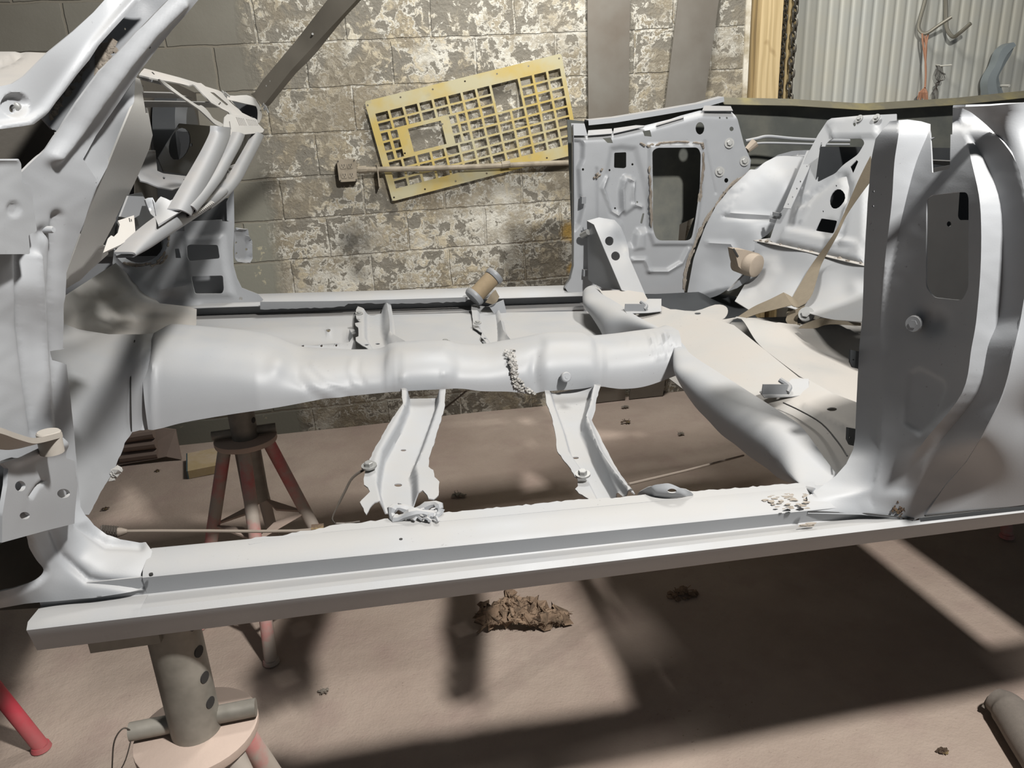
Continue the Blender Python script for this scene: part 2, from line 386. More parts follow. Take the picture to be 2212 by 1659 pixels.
mb = MB(); mb.box((XR+.012, WY+.09, 1.6), (.013, .1, 1.62)); M['edgewhite'] = simple('chalky_white_edge', (206, 200, 186), .85, 0, .1, 20, .3, (150, 138, 112), 9); tag(mb.link('trim_1', M['edgewhite']), kind='structure')
# timber jamb: three boards -------------------------------------
def woodmat(name, a, bcol):
    m, nt, b = mat(name, .75); t = NT(nt); v = coords(t); mp = t.n('ShaderNodeMapping', i_Vector=v); mp.inputs['Scale'].default_value = (1, 1, .09)
    w = t.n('ShaderNodeTexWave', wave_type='BANDS', bands_direction='X', i_Vector=mp.outputs[0], i_Scale=11., i_Distortion=9., i_Detail=3.); w.inputs['Detail Scale'].default_value = 1.6
    c = t.mix(w.outputs['Fac'], srgb(*a), srgb(*bcol)); kn = t.ramp(t.noise(t.n('ShaderNodeMapping', i_Vector=v).outputs[0], 7, 2), .66, .74)
    c = t.mix(t.math('MULTIPLY', kn, .6), c, srgb(120, 92, 52)); t.link(c, b.inputs['Base Color']); t.link(t.bump(w.outputs['Fac'], .2, .004), b.inputs['Normal']); return m
M['wood'] = woodmat('rough_pine', (176, 154, 112), (196, 174, 132)); M['wood2'] = woodmat('grey_pine', (104, 88, 58), (138, 118, 80)); M['wood3'] = woodmat('pale_pine', (160, 138, 96), (198, 176, 130))
def board(pxl, pxr, y0, y1, mm, name, k, py=100):
    a = wpx((pxl, py), y0)[0]; c_ = wpx((pxr, py), y0)[0]; mb = MB(); mb.box(((a+c_)/2, (y0+y1)/2, 1.6), (abs(c_-a)/2, abs(y1-y0)/2, 1.62)); o = mb.link(name, mm); tag(o, kind='structure')
board(1619, 1640, WY-.01, WY+.19, M['wood2'], 'trim_2', 0); board(1640, 1687, WY-.045, WY+.19, M['wood'], 'trim_3', 0); board(1698, 1716, WY+.03, WY+.19, M['wood3'], 'trim_4', 0)
# corrugated metal beyond the jamb -------------------------------
M['corr'] = simple('dusty_galvanised_sheet', (184, 185, 178), .55, .1, .06, 4, 0., (192, 188, 172), 2.5, .4, .7)
x0 = wpx((1712, 100), WY+.2)[0]; rows = []; 
def corr(u):                                           # trapezoid rib profile
    u = u % 1.; return .007*float(smooth((.5-abs(u-.5))/.22))
for z in (-.01, .6, 1.2, 1.6, 2.0, 3.2): rows.append([(x0+i*.062/8, WY+.2-corr(i/8), z) for i in range(8*46)])
o = grid('wall_right', None, M['corr'], rows, th=.004, ang=60); tag(o, kind='structure')
# ---------------------------------------------------------------- chains
def torus_link(mb, c, rot, L, Wd, r, n=16):
    pts = []
    for i in range(n):
        a = 2*math.pi*i/n; x = math.cos(a)*Wd/2; z = math.sin(a)*Wd/2+(L/2-Wd/2)*(1 if math.sin(a) > 1e-6 else -1 if math.sin(a) < -1e-6 else 0)
        pts.append(np.array([x*math.cos(rot), x*math.sin(rot), z]))
    R = []; m_ = 6
    for i in range(n):
        tt = nrm(pts[(i+1) % n]-pts[i-1]); q = nrm(np.array([-math.sin(rot), math.cos(rot), 0])); bb = np.cross(tt, q)
        R.append([pts[i]+r*(math.cos(a)*q+math.sin(a)*bb) for a in [2*math.pi*k/m_ for k in range(m_)]])
    V = [np.array(c)+p for q in R for p in q]; Fc = [(i*m_+j, i*m_+(j+1) % m_, ((i+1) % n)*m_+(j+1) % m_, ((i+1) % n)*m_+j) for i in range(n) for j in range(m_)]
    mb.add(V, Fc)
M['chain'] = simple('dark_steel_chain', (84, 80, 72), .45, .6, .2, 40)
def chain(px, y, label, L=.034):
    x = wpx((px, 100), y)[0]; zt, zb = 2.25, 1.2; n = int((zt-zb)/(L*.74)); root = empty('chain', (x, y, zb)); tag(root, label, 'chain')
    A = [MB(), MB()]; torus_link(A[0], (0, 0, 0), .5, L, L*.62, L*.13); torus_link(A[1], (0, 0, 0), .5+math.pi/2, L, L*.62, L*.13)
    pr = [A[0].link('link', M['chain'], root), A[1].link('link', M['chain'], root)]
    for i in range(n):
        if i < 2: o = pr[i]
        else: o = pr[i % 2].copy(); COL.objects.link(o); o.parent = root
        o.location = (.004*math.sin(i*1.7), 0, (n-i)*L*.74)
chain(1692.5, WY-.0, 'thin dark chain hanging in the gap right of the pine board', .028); chain(1713, WY+.0, 'heavy dark chain hanging in front of the corrugated metal', .038)
# ---------------------------------------------------------------- leaning steel plates
M['plate'] = simple('dusty_brown_steel_plate', (98, 90, 80), .5, .35, .1, 6, 0, (112, 108, 100), 2.2, .4, .65); M['plate2'] = simple('dusty_grey_steel_plate', (112, 106, 97), .45, .4, .1, 6, 0, (128, 124, 116), 2.2, .4, .65)
def plate(tl, tr, bl, brr, mm, label):
    # foot stands on the floor a little off the wall, head leans on it
    b0 = ru(bl, 'z', .0); b1 = ru(brr, 'z', .0); yb = min(b0[1], b1[1], WY-.05); b0[1] = b1[1] = yb; t0 = ru(tl, 'y', WY-.035); t1 = ru(tr, 'y', WY-.035)
    for p, q in ((t0, b0), (t1, b1)): p += (p-q)*.22; p[1] = min(p[1], WY-.014)
    root = empty('steel_plate', (b0+b1)/2); tag(root, label, 'steel plate'); ORG[root.name] = (b0+b1)/2
    mb = MB(); mb.prism([b0, b1, t1, t0], (0, 0, 0), (0, .008, 0)); mb.link('plate_body', mm, root)
plate((1269, 0), (1361, 0), (1266, 858), (1340, 852), M['plate'], 'brown steel plate leaning upright on the block wall beside the yellow panel')
plate((1465, 0), (1553, 0), (1353, 856), (1427, 850), M['plate2'], 'grey steel plate leaning askew on the block wall nearer the pine post')
# ---------------------------------------------------------------- yellow punched panel
def wsheet(name, parent, mm, outer, holes, y, th, step=400, tilt=0.):
    px, Fc = cdt(outer, holes, step); V = np.array([ru(p, 'y', y) for p in px]); Fo = []
    for f in Fc:
        n = np.cross(V[f[1]]-V[f[0]], V[f[2]]-V[f[0]]); Fo.append(f if n[1] < 0 else (f[0], f[2], f[1]))
    V, Fo = solid(V, Fo, th); return link(name, V, Fo, mm, parent, smooth_=False)
m, nt, b = mat('worn_yellow_paint', .6); t = NT(nt); v = coords(t)
c = t.mix(t.ramp(t.noise(v, 5, 4, .55), .38, .60), srgb(166, 159, 128), srgb(170, 149, 82)); c = t.mix(t.math('MULTIPLY', t.ramp(t.noise(v, 9, 5, .6), .58, .72), .7), c, srgb(138, 134, 116))
t.link(c, b.inputs['Base Color']); M['yellow'] = m
PA = [Z(5, q) for q in ((680, 655), (1950, 345), (2072, 988), (860, 1300))]
def homog(src, dst):
    A = []; bb = []
    for (x, y), (u, w) in zip(src, dst): A += [[x, y, 1, 0, 0, 0, -u*x, -u*y], [0, 0, 0, x, y, 1, -w*x, -w*y]]; bb += [u, w]
    h = np.append(np.linalg.solve(np.array(A), np.array(bb)), 1).reshape(3, 3)
    def f_(x, y): q = h @ np.array([x, y, 1.]); return (q[0]/q[2], q[1]/q[2])
    return f_
PH = homog([(0, 0), (1, 0), (1, 1), (0, 1)], PA)
def cell(u0, v0, u1, v1): return [PH(u0, v0), PH(u1, v0), PH(u1, v1), PH(u0, v1)]
ho = []; uL, uR, vT, vB = .028, .985, .125, .895; cw = (uR-uL)/13; ch = (vB-vT)/8; gx, gy = .165*cw, .2*ch
for r in range(8):
    for k in range(13):
        if r <= 2 and k in (8, 9): continue
        if r in (2, 3, 4) and k <= 5: continue
        ho.append(cell(uL+k*cw+gx/2, vT+r*ch+gy/2, uL+(k+1)*cw-gx/2, vT+(r+1)*ch-gy/2))
ho.append(cell(uL+8*cw+gx/2, vT+gy/2, uL+10*cw-gx/2, vT+3*ch-gy/2))
for r in (2, 3, 4):
    for u in (0, .66, 4.72, 5.36): ho.append(cell(uL+u*cw+gx/2, vT+r*ch+gy/2, uL+(u+.62)*cw-gx/2, vT+(r+1)*ch-gy/2))
ho.append(cell(uL+1.92*cw, vT+2.3*ch, uL+4.2*cw, vT+4.72*ch))
for q in ((700, 680), (912, 628), (1120, 577), (1328, 525), (1535, 477), (1738, 427), (1936, 378), (870, 1275), (1070, 1222), (1268, 1170), (1468, 1120), (1857, 1020), (1182, 802), (940, 990)):
    p = Z(5, q); ho.append(ell(p[0], p[1], 2.2, 2.2, 7))
o = wsheet('punched_panel', None, M['yellow'], rr(PA, 6, 3), ho, WY-.034, .006); tag(o, 'tilted yellow punched metal panel of rectangular holes hung on the block wall', 'metal panel')
# ---------------------------------------------------------------- outlet box and conduit
cb = wpx((749, 368), WY); root = empty('outlet_box', cb); tag(root, 'dust-covered outlet box with four sockets on the block wall', 'outlet box'); ORG[root.name] = cb
q0, q1 = wpx((727, 345), WY-.06), wpx((773, 391), WY-.06); hw = (q1[0]-q0[0])/2; hh_ = (q0[2]-q1[2])/2; c_ = (q0+q1)/2
mb = MB(); mb.box((c_[0], WY-.028, c_[2]), (hw*.93, .028, hh_*.93)); mb.link('box_body', M['conduit'], root)
mb = MB(); P = rr([(c_[0]+sx_*hw, c_[2]+sz_*hh_) for sx_, sz_ in ((-1, -1), (1, -1), (1, 1), (-1, 1))], .012, 3); mb.prism([(a, WY-.056, z) for a, z in P], (0, 0, 0), (0, -.005, 0)); cv = mb.link('cover_plate', M['conduit'], root)
for i in (-1, 1):
    for j in (-1, 1):
        mb = MB(); cx, cz = c_[0]+i*hw*.38, c_[2]+j*hh_*.42; P = rr([(cx+a*.014, cz+d*.0125) for a, d in ((-1, -1), (1, -1), (1, 1), (-1, 1))], .008, 3); mb.prism([(a, WY-.061, z) for a, z in P], (0, 0, 0), (0, -.0022, 0)); so = mb.link('socket', M['conduit'], cv)
        mb = MB()
        for dx in (-.005, .005): mb.box((cx+dx, WY-.0634, cz+.003), (.0011, .0006, .0042))
        mb.box((cx, WY-.0634, cz-.006), (.0018, .0006, .0018)); mb.link('slot', M['black'], so)
for i in (-1, 1):
    for j in (-1, 1):
        mb = MB(); mb.tube([(c_[0]+i*hw*.86, WY-.06, c_[2]+j*hh_*.86), (c_[0]+i*hw*.86, WY-.064, c_[2]+j*hh_*.86)], .0035, 8); mb.link('screw', M['dark'], cv)
pa = [wpx(Z(5, q), WY-.056) for q in ((640, 1096), (1000, 1090), (1400, 1077), (1800, 1058), (2080, 1048))]
root = empty('conduit', pa[0]); tag(root, 'thin dusty conduit pipe running from the outlet box across the yellow panel', 'conduit pipe'); ORG[root.name] = pa[0]
mb = MB(); mb.tube(cr(pa, 4), .0125, 10); mb.link('pipe', M['conduit'], root)
p = wpx(Z(5, (1592, 1063)), WY-.056); mb = MB(); mb.tube([p+np.array([-.02, 0, -.001]), p+np.array([.02, 0, .0015])], .0165, 10); mb.link('coupling', M['conduit'], root)
p = wpx(Z(5, (665, 1096)), WY-.056); mb = MB(); mb.tube([p+np.array([-.018, 0, 0]), p+np.array([.02, 0, 0])], .017, 10); mb.link('connector', M['conduit'], root)
a, b2 = wpx(Z(5, (757, 1065)), WY-.066), wpx(Z(5, (781, 1205)), WY-.066); mb = MB(); mb.box(((a[0]+b2[0])/2, WY-.036, (a[2]+b2[2])/2), ((b2[0]-a[0])/2*.9, .034, (a[2]-b2[2])/2)); mb.link('strap', M['conduit'], root)
# ---------------------------------------------------------------- hooks, strap, bracket on the corrugated metal
M['hook'] = simple('dull_steel_rod', (136, 132, 120), .45, .4, .12, 30)
yh = WY+.185
def hook(path, label, r=.0085):
    P = []
    for zx, zy, off in path: P.append(wpx(Z(8, (zx, zy)), yh-off))
    root = empty('wall_hook', P[0]); tag(root, label, 'hook'); ORG[root.name] = P[0]; mb = MB(); mb.tube(cr(P, 5), r, 8); mb.link('rod', M['hook'], root); return root
hook([(1085, -120, .012), (1060, 20, .012), (1010, 200, .02), (988, 310, .03), (1020, 375, .05), (1090, 380, .075), (1230, 285, .11), (1368, 195, .14)], 'steel rod hook on the corrugated metal with the orange cord looped on it')
hook([(1295, -120, .01), (1300, 60, .012), (1303, 230, .02), (1320, 350, .035), (1385, 425, .06), (1450, 390, .09), (1590, 268, .14)], 'empty steel rod hook on the corrugated metal, right of the corded one', .0095)
M['strap'] = simple('faded_orange_cord', (176, 130, 104), .85, 0, .15, 60, .2)
P0 = wpx(Z(8, (1060, 390)), yh-.06); root = empty('cord', P0); tag(root, 'faded orange cord looped over the rod hook and frayed at its knot', 'cord'); ORG[root.name] = P0
for k, (a, b_) in enumerate((((1030, 385), (1045, 560)), ((1062, 370), (1075, 560)), ((1100, 385), (1068, 580)))):
    mb = MB(); mb.tube(cr([wpx(Z(8, q), yh-.06-.004*k) for q in (a, ((a[0]+b_[0])/2-4, (a[1]+b_[1])/2), b_, (1066, 720), (1070, 860), (1062, 1010))], 4), .0048, 6); mb.link('strand', M['strap'], root)
mb = MB()
for k in range(16):
    a = random.uniform(-1, 1); mb.tube([wpx(Z(8, (1060, 1010)), yh-.06), wpx(Z(8, (1040+a*55, 1070)), yh-.07), wpx(Z(8, (1035+a*70, 1130+random.uniform(-10, 60))), yh-.06)], .003, 5)
mb.link('frayed_end', M['strap'], root)
P0 = wpx(Z(8, (1270, 752)), yh); root = empty('wire_bundle', P0); tag(root, 'thin dark wire bundle hung over a white peg on the corrugated metal', 'wire bundle'); ORG[root.name] = P0
mb = MB()
for k in range(6):
    x = 1180+k*18; mb.tube(cr([wpx(Z(8, q), yh-.03-.003*k) for q in ((1215+k*9, 756), (x, 850), (1195+k*18, 920), (1230-k*9, 960), (1150+k*12, 1060), (1140+k*13, 1180))], 4), .0015, 5)
mb.link('wires', M['wire'], root)
P0 = wpx(Z(8, (1170, 750)), yh); mb = MB(); mb.tube([wpx(Z(8, (1185, 748)), yh+.01), wpx(Z(8, (1250, 762)), yh-.045), wpx(Z(8, (1372, 750)), yh-.1)], .004, 8); M['pegw'] = simple('white_peg', (206, 204, 194), .5); o = mb.link('peg', M['pegw']); tag(o, 'small white peg in the corrugated metal holding the wire bundle', 'peg')
mb = MB(); mb.tube([wpx(Z(8, (1830, 985)), yh+.01), wpx(Z(8, (1880, 992)), yh-.03), wpx(Z(8, (2035, 990)), yh-.12)], .0068, 8); o = mb.link('peg', M['pegw']); tag(o, 'pale peg sticking out of the corrugated metal through the bent bracket', 'peg')
OB = cr(Z(8, [(2000, 510), (1940, 530), (1860, 600), (1800, 760), (1730, 880), (1705, 960), (1712, 1060), (1740, 1200)]), 4); IB = cr(Z(8, [(2025, 560), (1990, 640), (1920, 760), (1860, 870), (1856, 930), (1880, 1010), (1910, 1090), (1935, 1200)]), 4)
P0 = wpx(Z(8, (1850, 1000)), yh-.05); root = empty('bent_bracket', P0); tag(root, 'bent grey channel bracket hung on a peg above the far rear quarter', 'bracket'); ORG[root.name] = P0
M['brk'] = simple('blue_grey_bracket', (138, 146, 148), .5, .2, .1, 20)
rows = []
for a, b_ in zip(OB, IB):
    A = wpx(a, yh-.03); B = wpx(b_, yh-.03); mid = A+(B-A)*.45
    rows.append([A+np.array([0, 0, 0]), A+np.array([0, -.05, 0]), mid+np.array([0, -.056, 0]), mid+np.array([0, -.03, 0]), B+np.array([0, -.03, 0]), B+np.array([0, -.0, 0])])
grid('channel', root, M['brk'], rows, th=.004)
# ---------------------------------------------------------------- jack stands
def c2w(v): return C2R @ np.asarray(v, float)+np.array([0, 0, H])
def jack_stand(px, dz, rot, top, label, rd=.088, rf=.235, pin_rot=0., grey=(), cap=None, rp=.036, feet=4, cxy=None):
    if cxy is None: q = ru(px, 'z', dz); cxy = q[:2]
    c = np.array([cxy[0], cxy[1], 0.]); root = empty('jack_stand', c); tag(root, label, 'jack stand', 'red jack stands under the car body')
    mb = MB(); mb.tube([(0, 0, dz-.016), (0, 0, dz-.012), (0, 0, dz-.001), (0, 0, dz)], [rd*.985, rd, rd, rd*.985], 40); mb.link('top_plate', M['dusty_stand'], root, ang=50)
    for k in range(feet):
        a = rot+k*2*math.pi/feet; d = np.array([math.cos(a), math.sin(a), 0])
        mb = MB(); P0 = d*.058+np.array([0, 0, dz-.014]); P1 = d*rf+np.array([0, 0, .008]); mb.tube([P0, P1], .0185, 16)
        lg = mb.link('leg', M['standgrey'] if k in grey else M['red'], root)
        mb = MB(); mb.tube([P1+np.array([0, 0, -.008]), P1+np.array([0, 0, .004])], [.024, .021], 16); mb.link('foot', M['red'], lg)
    z1 = dz*.56; rr_ = .058+(rf-.058)*(1-z1/dz)                # brace plates between neighbouring legs
    for k in range(feet):
        a = rot+k*2*math.pi/feet; b_ = rot+(k+1)*2*math.pi/feet; A = np.array([math.cos(a), math.sin(a), 0])*rr_; B = np.array([math.cos(b_), math.sin(b_), 0])*rr_; ctr = (A+B)*.32
        mb = MB(); mb.prism([A+[0, 0, z1], B+[0, 0, z1], ctr+[0, 0, z1]], (0, 0, -.003), (0, 0, .003)); mb.link('brace_plate', M['dusty_stand'], root, smooth_=False)
    z2 = dz*.24; r2 = .058+(rf-.058)*(1-z2/dz)
    for k in range(feet):
        a = rot+k*2*math.pi/feet; b_ = rot+(k+1)*2*math.pi/feet
        mb = MB(); mb.tube([np.array([math.cos(a)*r2, math.sin(a)*r2, z2]), np.array([math.cos(b_)*r2, math.sin(b_)*r2, z2])], .006, 8); mb.link('brace_rod', M['dark'], root)
    # post with a row of pin holes through it
    n = 32; hz = [dz+.055+.045*i for i in range(9) if dz+.055+.045*i < top-.01]; rows = []
    mb = MB(); mb.tube([(0, 0, dz-.2), (0, 0, top)], rp, n); mb.link('post', M['pipe'], root)
    for z in hz:
        mb = MB(); d = np.array([math.cos(pin_rot+math.pi/2+.0), math.sin(pin_rot+math.pi/2), 0]);
        e = np.array([math.cos(pin_rot-.5), math.sin(pin_rot-.5), 0]); mb.tube([e*(rp-.003)+[0, 0, z], e*(rp+.0004)+[0, 0, z]], .0088, 14); mb.link('pin_hole', M['black'], root)
    mb = MB(); e = np.array([math.cos(pin_rot), math.sin(pin_rot), 0]); mb.tube([-e*rd*1.02+[0, 0, dz+.017], e*rd*1.0+[0, 0, dz+.017]], .0135, 16); mb.link('pin', M['pipe'], root)
    return root, c
M['dusty_stand'] = simple('dusty_stand_top', (168, 150, 138), .85, 0, .08, 20, .2, (176, 112, 108), 5, .62, .8)
jack_stand((530, 944), .61, -math.pi/2+.05, c2w((-.44, 2.0, -.585))[2], 'red and grey jack stand under the floor tunnel at the far side', pin_rot=.1, grey=(2,), rp=.037)
nr, nc = jack_stand((425, 1573), .60, -math.pi/2+.98, c2w((-.36, .95, -.634))[2], 'nearest jack stand with holed grey post under the near sill', pin_rot=.06, grey=(0,))
tp = c2w((-.36, .95, -.634))[2]; mb = MB(); mb.box((-.048, -.01, tp-.016), (.045, .035, .0155)); mb.box((-.088, -.01, tp-.01), (.018, .03, .0095)); mb.link('saddle', M['pipe'], nr)
lr, lc = jack_stand(None, .60, -.08, 1.0, 'bright red jack stand leg standing at the left edge of the floor', cxy=(-1.247, 1.70), rf=.25)
for ch in lr.children:
    if ch.name.startswith(('leg',)): ch.data.materials[0] = M['redhot']
    for g in ch.children: g.data.materials[0] = M['redhot']
d = np.array([math.cos(-.08), math.sin(-.08), 0]); P0 = d*.058+np.array([0, 0, .586]); P1 = d*.25+np.array([0, 0, .008]); q = P1+(P0-P1)*.36; u = nrm(P0-P1)
mb = MB(); mb.tube([q-u*.006, q+u*.006], .0215, 20); mb.link('collar', M['redhot'], lr)
jack_stand(None, .60, -math.pi/2-.12, c2w((2.0, 2.0, -.62))[2]-.02, 'dark red jack stand behind the rear of the near sill', cxy=(2.02, 2.20))
# wire loop hanging on the near stand pin
mb = MB(); P = [nc+np.array(q) for q in ((-.082, -.012, .622), (-.092, -.016, .634), (-.104, -.024, .622), (-.112, -.03, .59), (-.118, -.036, .555))]
root = empty('wire_loop', P[0]); tag(root, 'thin wire loop with a paper tag hanging on the nearest stand pin', 'wire'); ORG[root.name] = P[0]
mb.tube(cr(P, 5), .0011, 6); P2 = [nc+np.array(q) for q in ((-.084, -.014, .617), (-.094, -.03, .59), (-.108, -.036, .57), (-.118, -.036, .555), (-.124, -.04, .52), (-.13, -.046, .47))]; mb.tube(cr(P2, 5), .0009, 6); mb.link('wire', M['wire'], root)
mb = MB(); mb.box(nc+np.array((-.1185, -.037, .549)), (.0035, .001, .007)); mb.link('tag', M['dusty_stand'], root)
# ---------------------------------------------------------------- the car body shell
OC = np.array([.25, 1.80, -.66]); CARR = empty('car_body_shell', C2R@OC+np.array([0, 0, H]), C2R); ORG[CARR.name] = OC
tag(CARR, 'stripped car body shell in grey-white primer with its floor cut out', 'car body')
PR = M['primer']
# near sill: pressed rocker, profile in (y, z) at two pixel columns -----------
def prof(pts, xa, xb, n=8):
    """pts: list of (y, z at front, z at rear)"""
    rows = []
    for i in range(n+1):
        u = i/n; rows.append([(xa+(xb-xa)*u, y, za+(zb-za)*(xa+(xb-xa)*u+.1)/.545) for y, za, zb in pts])
    return rows
def yz(py, py2, y): return (y, RZ(640, py)*y, RZ(1440, py2)*y)
def RZ(px, py): d = RC@v3((px, py)); return d[2]/d[1]
k1 = yz(1203, 1123.5, .948); k2 = yz(1250, 1163, .953); k3 = yz(1283, 1189, .906); k4 = yz(1330, 1227, .919)
def shift(k, dy, dz): return (k[0]+dy, k[1]+dz, k[2]+dz)
P_ = [(.985, -.640, -.630), (.945, k4[1]-.004, k4[2]-.004), shift(k4, .008, -.004), k4, shift(k3, -.002, -.004), shift(k3, .004, .0005), k3 and shift(k2, -.004, -.001), shift(k2, .0, .003), shift(k1, -.002, -.006), shift(k1, .004, .0), (.995, -.5500, -.5480), (1.0, -.5505, -.5485), (1.0, -.575, -.573)]
xa = cu((52, 1348), 'y', .9)[0]
rows = prof(P_, -.292, 1.75, 26); grid('rocker_panel', CARR, PR, rows, th=.002, ang=50)
PF = [(.985, -.640, -.630), (.945, k4[1]-.004, k4[2]-.004), shift(k4, .008, -.004), k4, shift(k3, -.002, -.004), shift(k3, .004, .0005), shift(k2, -.003, 0.), shift(k2, .0, .003), shift(k1, .0, -.006)]
rows = prof(PF, xa, -.29, 8); grid('rocker_front', CARR, PR, rows, th=.002, ang=50)
for px in ((866, 1165), (1318, 1120), (710, 1291), (1055, 1253), (1435, 1210), (1782, 1172), (263, 1342), (326, 1240)):
    up = px[1] < 1170 or px == (326, 1240); p = cu(px, 'y', .970 if up else .9118)
    if up: p = cu(px, 'z', -.5515)
    n = np.array([0, -.05, 1]) if up else np.array([0, -.954, -.3]); mb = MB(); n = nrm(n); mb.tube([p-n*.002, p+n*.0007], .0026, 10); mb.link('drain_hole', M['black'], CARR)
# torn strip along the inner lip of the near sill
o = jag([(533, 1166), (560, 1160), (600, 1158), (640, 1150), (690, 1141), (730, 1133), (790, 1127), (850, 1118), (960, 1107), (1100, 1094), (1240, 1080), (1330, 1075), (1420, 1066), (1560, 1056), (1700, 1046), (1760, 1040)], 1.6, 9, 3)
sheet('torn_lip', CARR, PR, o+[(1760, 1056), (1420, 1082), (1040, 1118), (700, 1150), (600, 1166), (538, 1176)], [(560, 1160, 'z', -.5488), (1100, 1098, 'z', -.5472), (1700, 1046, 'z', -.5457), (600, 1172, 'z', -.549), (1420, 1080, 'z', -.5463)], (), (), 8, .0012)
# crumpled ring of torn metal on the sill, and the bracket further back
mb = MB(); c = cu((898, 1110), 'z', -.545); r = random.Random(5); ring = []
for i in range(25):
    a = i/24*2*math.pi; ring.append(c+np.array([.036*math.cos(a), .014*math.sin(a), .006*math.sin(3*a)+.004]))
mb.tube(ring, [.0065+.002*math.sin(i*1.9) for i in range(25)], 8)
for i in range(16):
    p = cu((880+r.uniform(0, 68), 1112+r.uniform(-6, 18)), 'z', -.544); d = np.array([r.uniform(-.012, .012), r.uniform(-.01, .01), r.uniform(.0, .008)]); mb.tube([p, p+d*.5+[0, 0, .003], p+d], [.003, .0025, .001], 5)
mb.link('torn_flange', PR, CARR)
sheet('sill_bracket', CARR, PR, rr([(1378, 1064), (1412, 1046), (1445, 1043), (1466, 1050), (1492, 1062), (1500, 1070), (1440, 1076), (1375, 1078)], 8), [(1378, 1066, 'z', -.55), (1440, 1044, 'y', 1.0), (1440, 1076, 'z', -.546), (1500, 1070, 'z', -.546), (1455, 1058, 'z', -.530)], [ell(1450, 1056, 9, 4.2, 12)], [('p', [(1405, 1048), (1470, 1048), (1478, 1068), (1415, 1068)], 8, .006)], 5)
# ---------------------------------------------------------------- tunnel
TOP = cr([(318, 740), (330, 728), (346, 719), (362, 717), (450, 725), (540, 735), (580, 744), (620, 760), (650, 770), (700, 772), (800, 772), (830, 768), (850, 757), (900, 752), (970, 750), (1000, 757), (1050, 759), (1100, 750), (1150, 740), (1200, 731), (1270, 730), (1292, 738), (1350, 733), (1400, 726), (1480, 717)], 6)
BOT = cr([(318, 928), (345, 926), (400, 912), (500, 895), (600, 880), (700, 862), (800, 851), (870, 845), (960, 840), (1000, 840), (1040, 845), (1100, 846), (1150, 851), (1180, 845), (1250, 840), (1290, 834), (1320, 838), (1350, 840), (1400, 833), (1480, 804)], 6)
tx, ty = zip(*TOP); bx, by = zip(*BOT); rows = []; nphi = 30
REL = [('d', (598, 792), 22, .010), ('r', [(655, 800), (690, 840), (740, 860)], 7, .003), ('r', [(640, 815), (670, 850), (720, 872)], 6, -.003), ('r', [(675, 790), (710, 825), (760, 845)], 6, .0025), ('r', [(760, 780), (755, 800), (765, 830)], 6, .0022), ('r', [(775, 782), (772, 802), (785, 828)], 5, -.002), ('r', [(840, 765), (836, 800), (838, 840)], 5, .003), ('r', [(852, 760), (850, 800), (852, 838)], 7, .003),
       ('d', (868, 817), 5, .005), ('d', (958, 808), 5, .005), ('d', (985, 790), 35, -.004), ('p', [(860, 756), (960, 754), (985, 790), (970, 838), (860, 840)], 14, .006), ('r', [(1158, 770), (1152, 800), (1160, 840)], 9, -.006), ('p', [(1178, 735), (1280, 735), (1296, 780), (1294, 832), (1180, 842), (1170, 790)], 12, .006), ('r', [(1298, 745), (1302, 790), (1298, 832)], 5, .003), ('r', [(1420, 722), (1424, 745), (1436, 768)], 4, .006), ('r', [(1433, 720), (1438, 742), (1450, 762)], 4, .006), ('r', [(1446, 718), (1451, 738), (1461, 755)], 4, .006), ('r', [(1406, 724), (1409, 748), (1420, 770)], 4, .005), ('r', [(1360, 734), (1364, 750)], 5, .002),
       ('r', [(336, 725), (330, 800), (330, 925)], 6, .005), ('n', .0008, 22)]
st = list(np.linspace(320, 356, 7))+list(np.linspace(366, 1471, 190))
for s in st:
    yt = float(np.interp(s, tx, ty)); yb = float(np.interp(s, bx, by)); u = (s-320)/1150; w = .17-.045*min(1, max(0, (s-560)/200))+.012*max(0, (s-1438)/27)**2
    yc = 1.80; B = cu((s, yb), 'y', yc-w); zt = cu((s, yt), 'y', yc-.12*w)[2]; xt = cu((s, yt), 'y', yc-.1*w)[0]; row = []
    for i in range(nphi+1):
        ph = math.pi*i/nphi; cs, sn = math.cos(ph), math.sin(ph)
        y = yc-w*math.copysign(abs(cs)**.62, cs); z = B[2]+(zt-B[2])*sn**.75; k = min(1, max(0, (y-(yc-w))/w)); row.append((B[0]+(xt-B[0])*k, y, z))
    rows.append(row)
R = np.array(rows); V = R.reshape(-1, 3); n = nphi+1; Fc = [(i*n+j, (i+1)*n+j, (i+1)*n+j+1, i*n+j+1) for i in range(len(rows)-1) for j in range(nphi)]
N = vnorm(V, Fc); 
if N[n*60+4].dot(V[n*60+4]) > 0: Fc = [f[::-1] for f in Fc]; N = -N
V = V+N*relief_at(cproj(V), REL)[:, None]*(np.arange(len(V)) % n < 20)[:, None]; V, Fc = solid(V, Fc, .002); TUN = link('tunnel', V, Fc, PR, CARR, ang=50)
mb = MB(); r = random.Random(8)
for i in range(150):                                   # chipped weld crust across the tunnel
    u = i/149; cx = float(np.interp(u, [0, .3, .6, .8, 1], [1098, 1110, 1112, 1122, 1150])); cy_ = float(np.interp(u, [0, .3, .6, .8, 1], [757, 785, 815, 835, 849])); w_ = float(np.interp(u, [0, .2, .5, .8, 1], [12, 7, 6, 12, 8]))
    q = (cx+r.uniform(-w_, w_), cy_+r.uniform(-4, 4)); yy = float(np.interp(q[1], [750, 760, 775, 800, 850], [1.76, 1.735, 1.69, 1.675, 1.672])); mb.ball(cu(q, 'y', yy), r.uniform(.0022, .0055), (1, 1, .7), i, .5)
mb.link('weld_seam', M['dusty'], TUN)
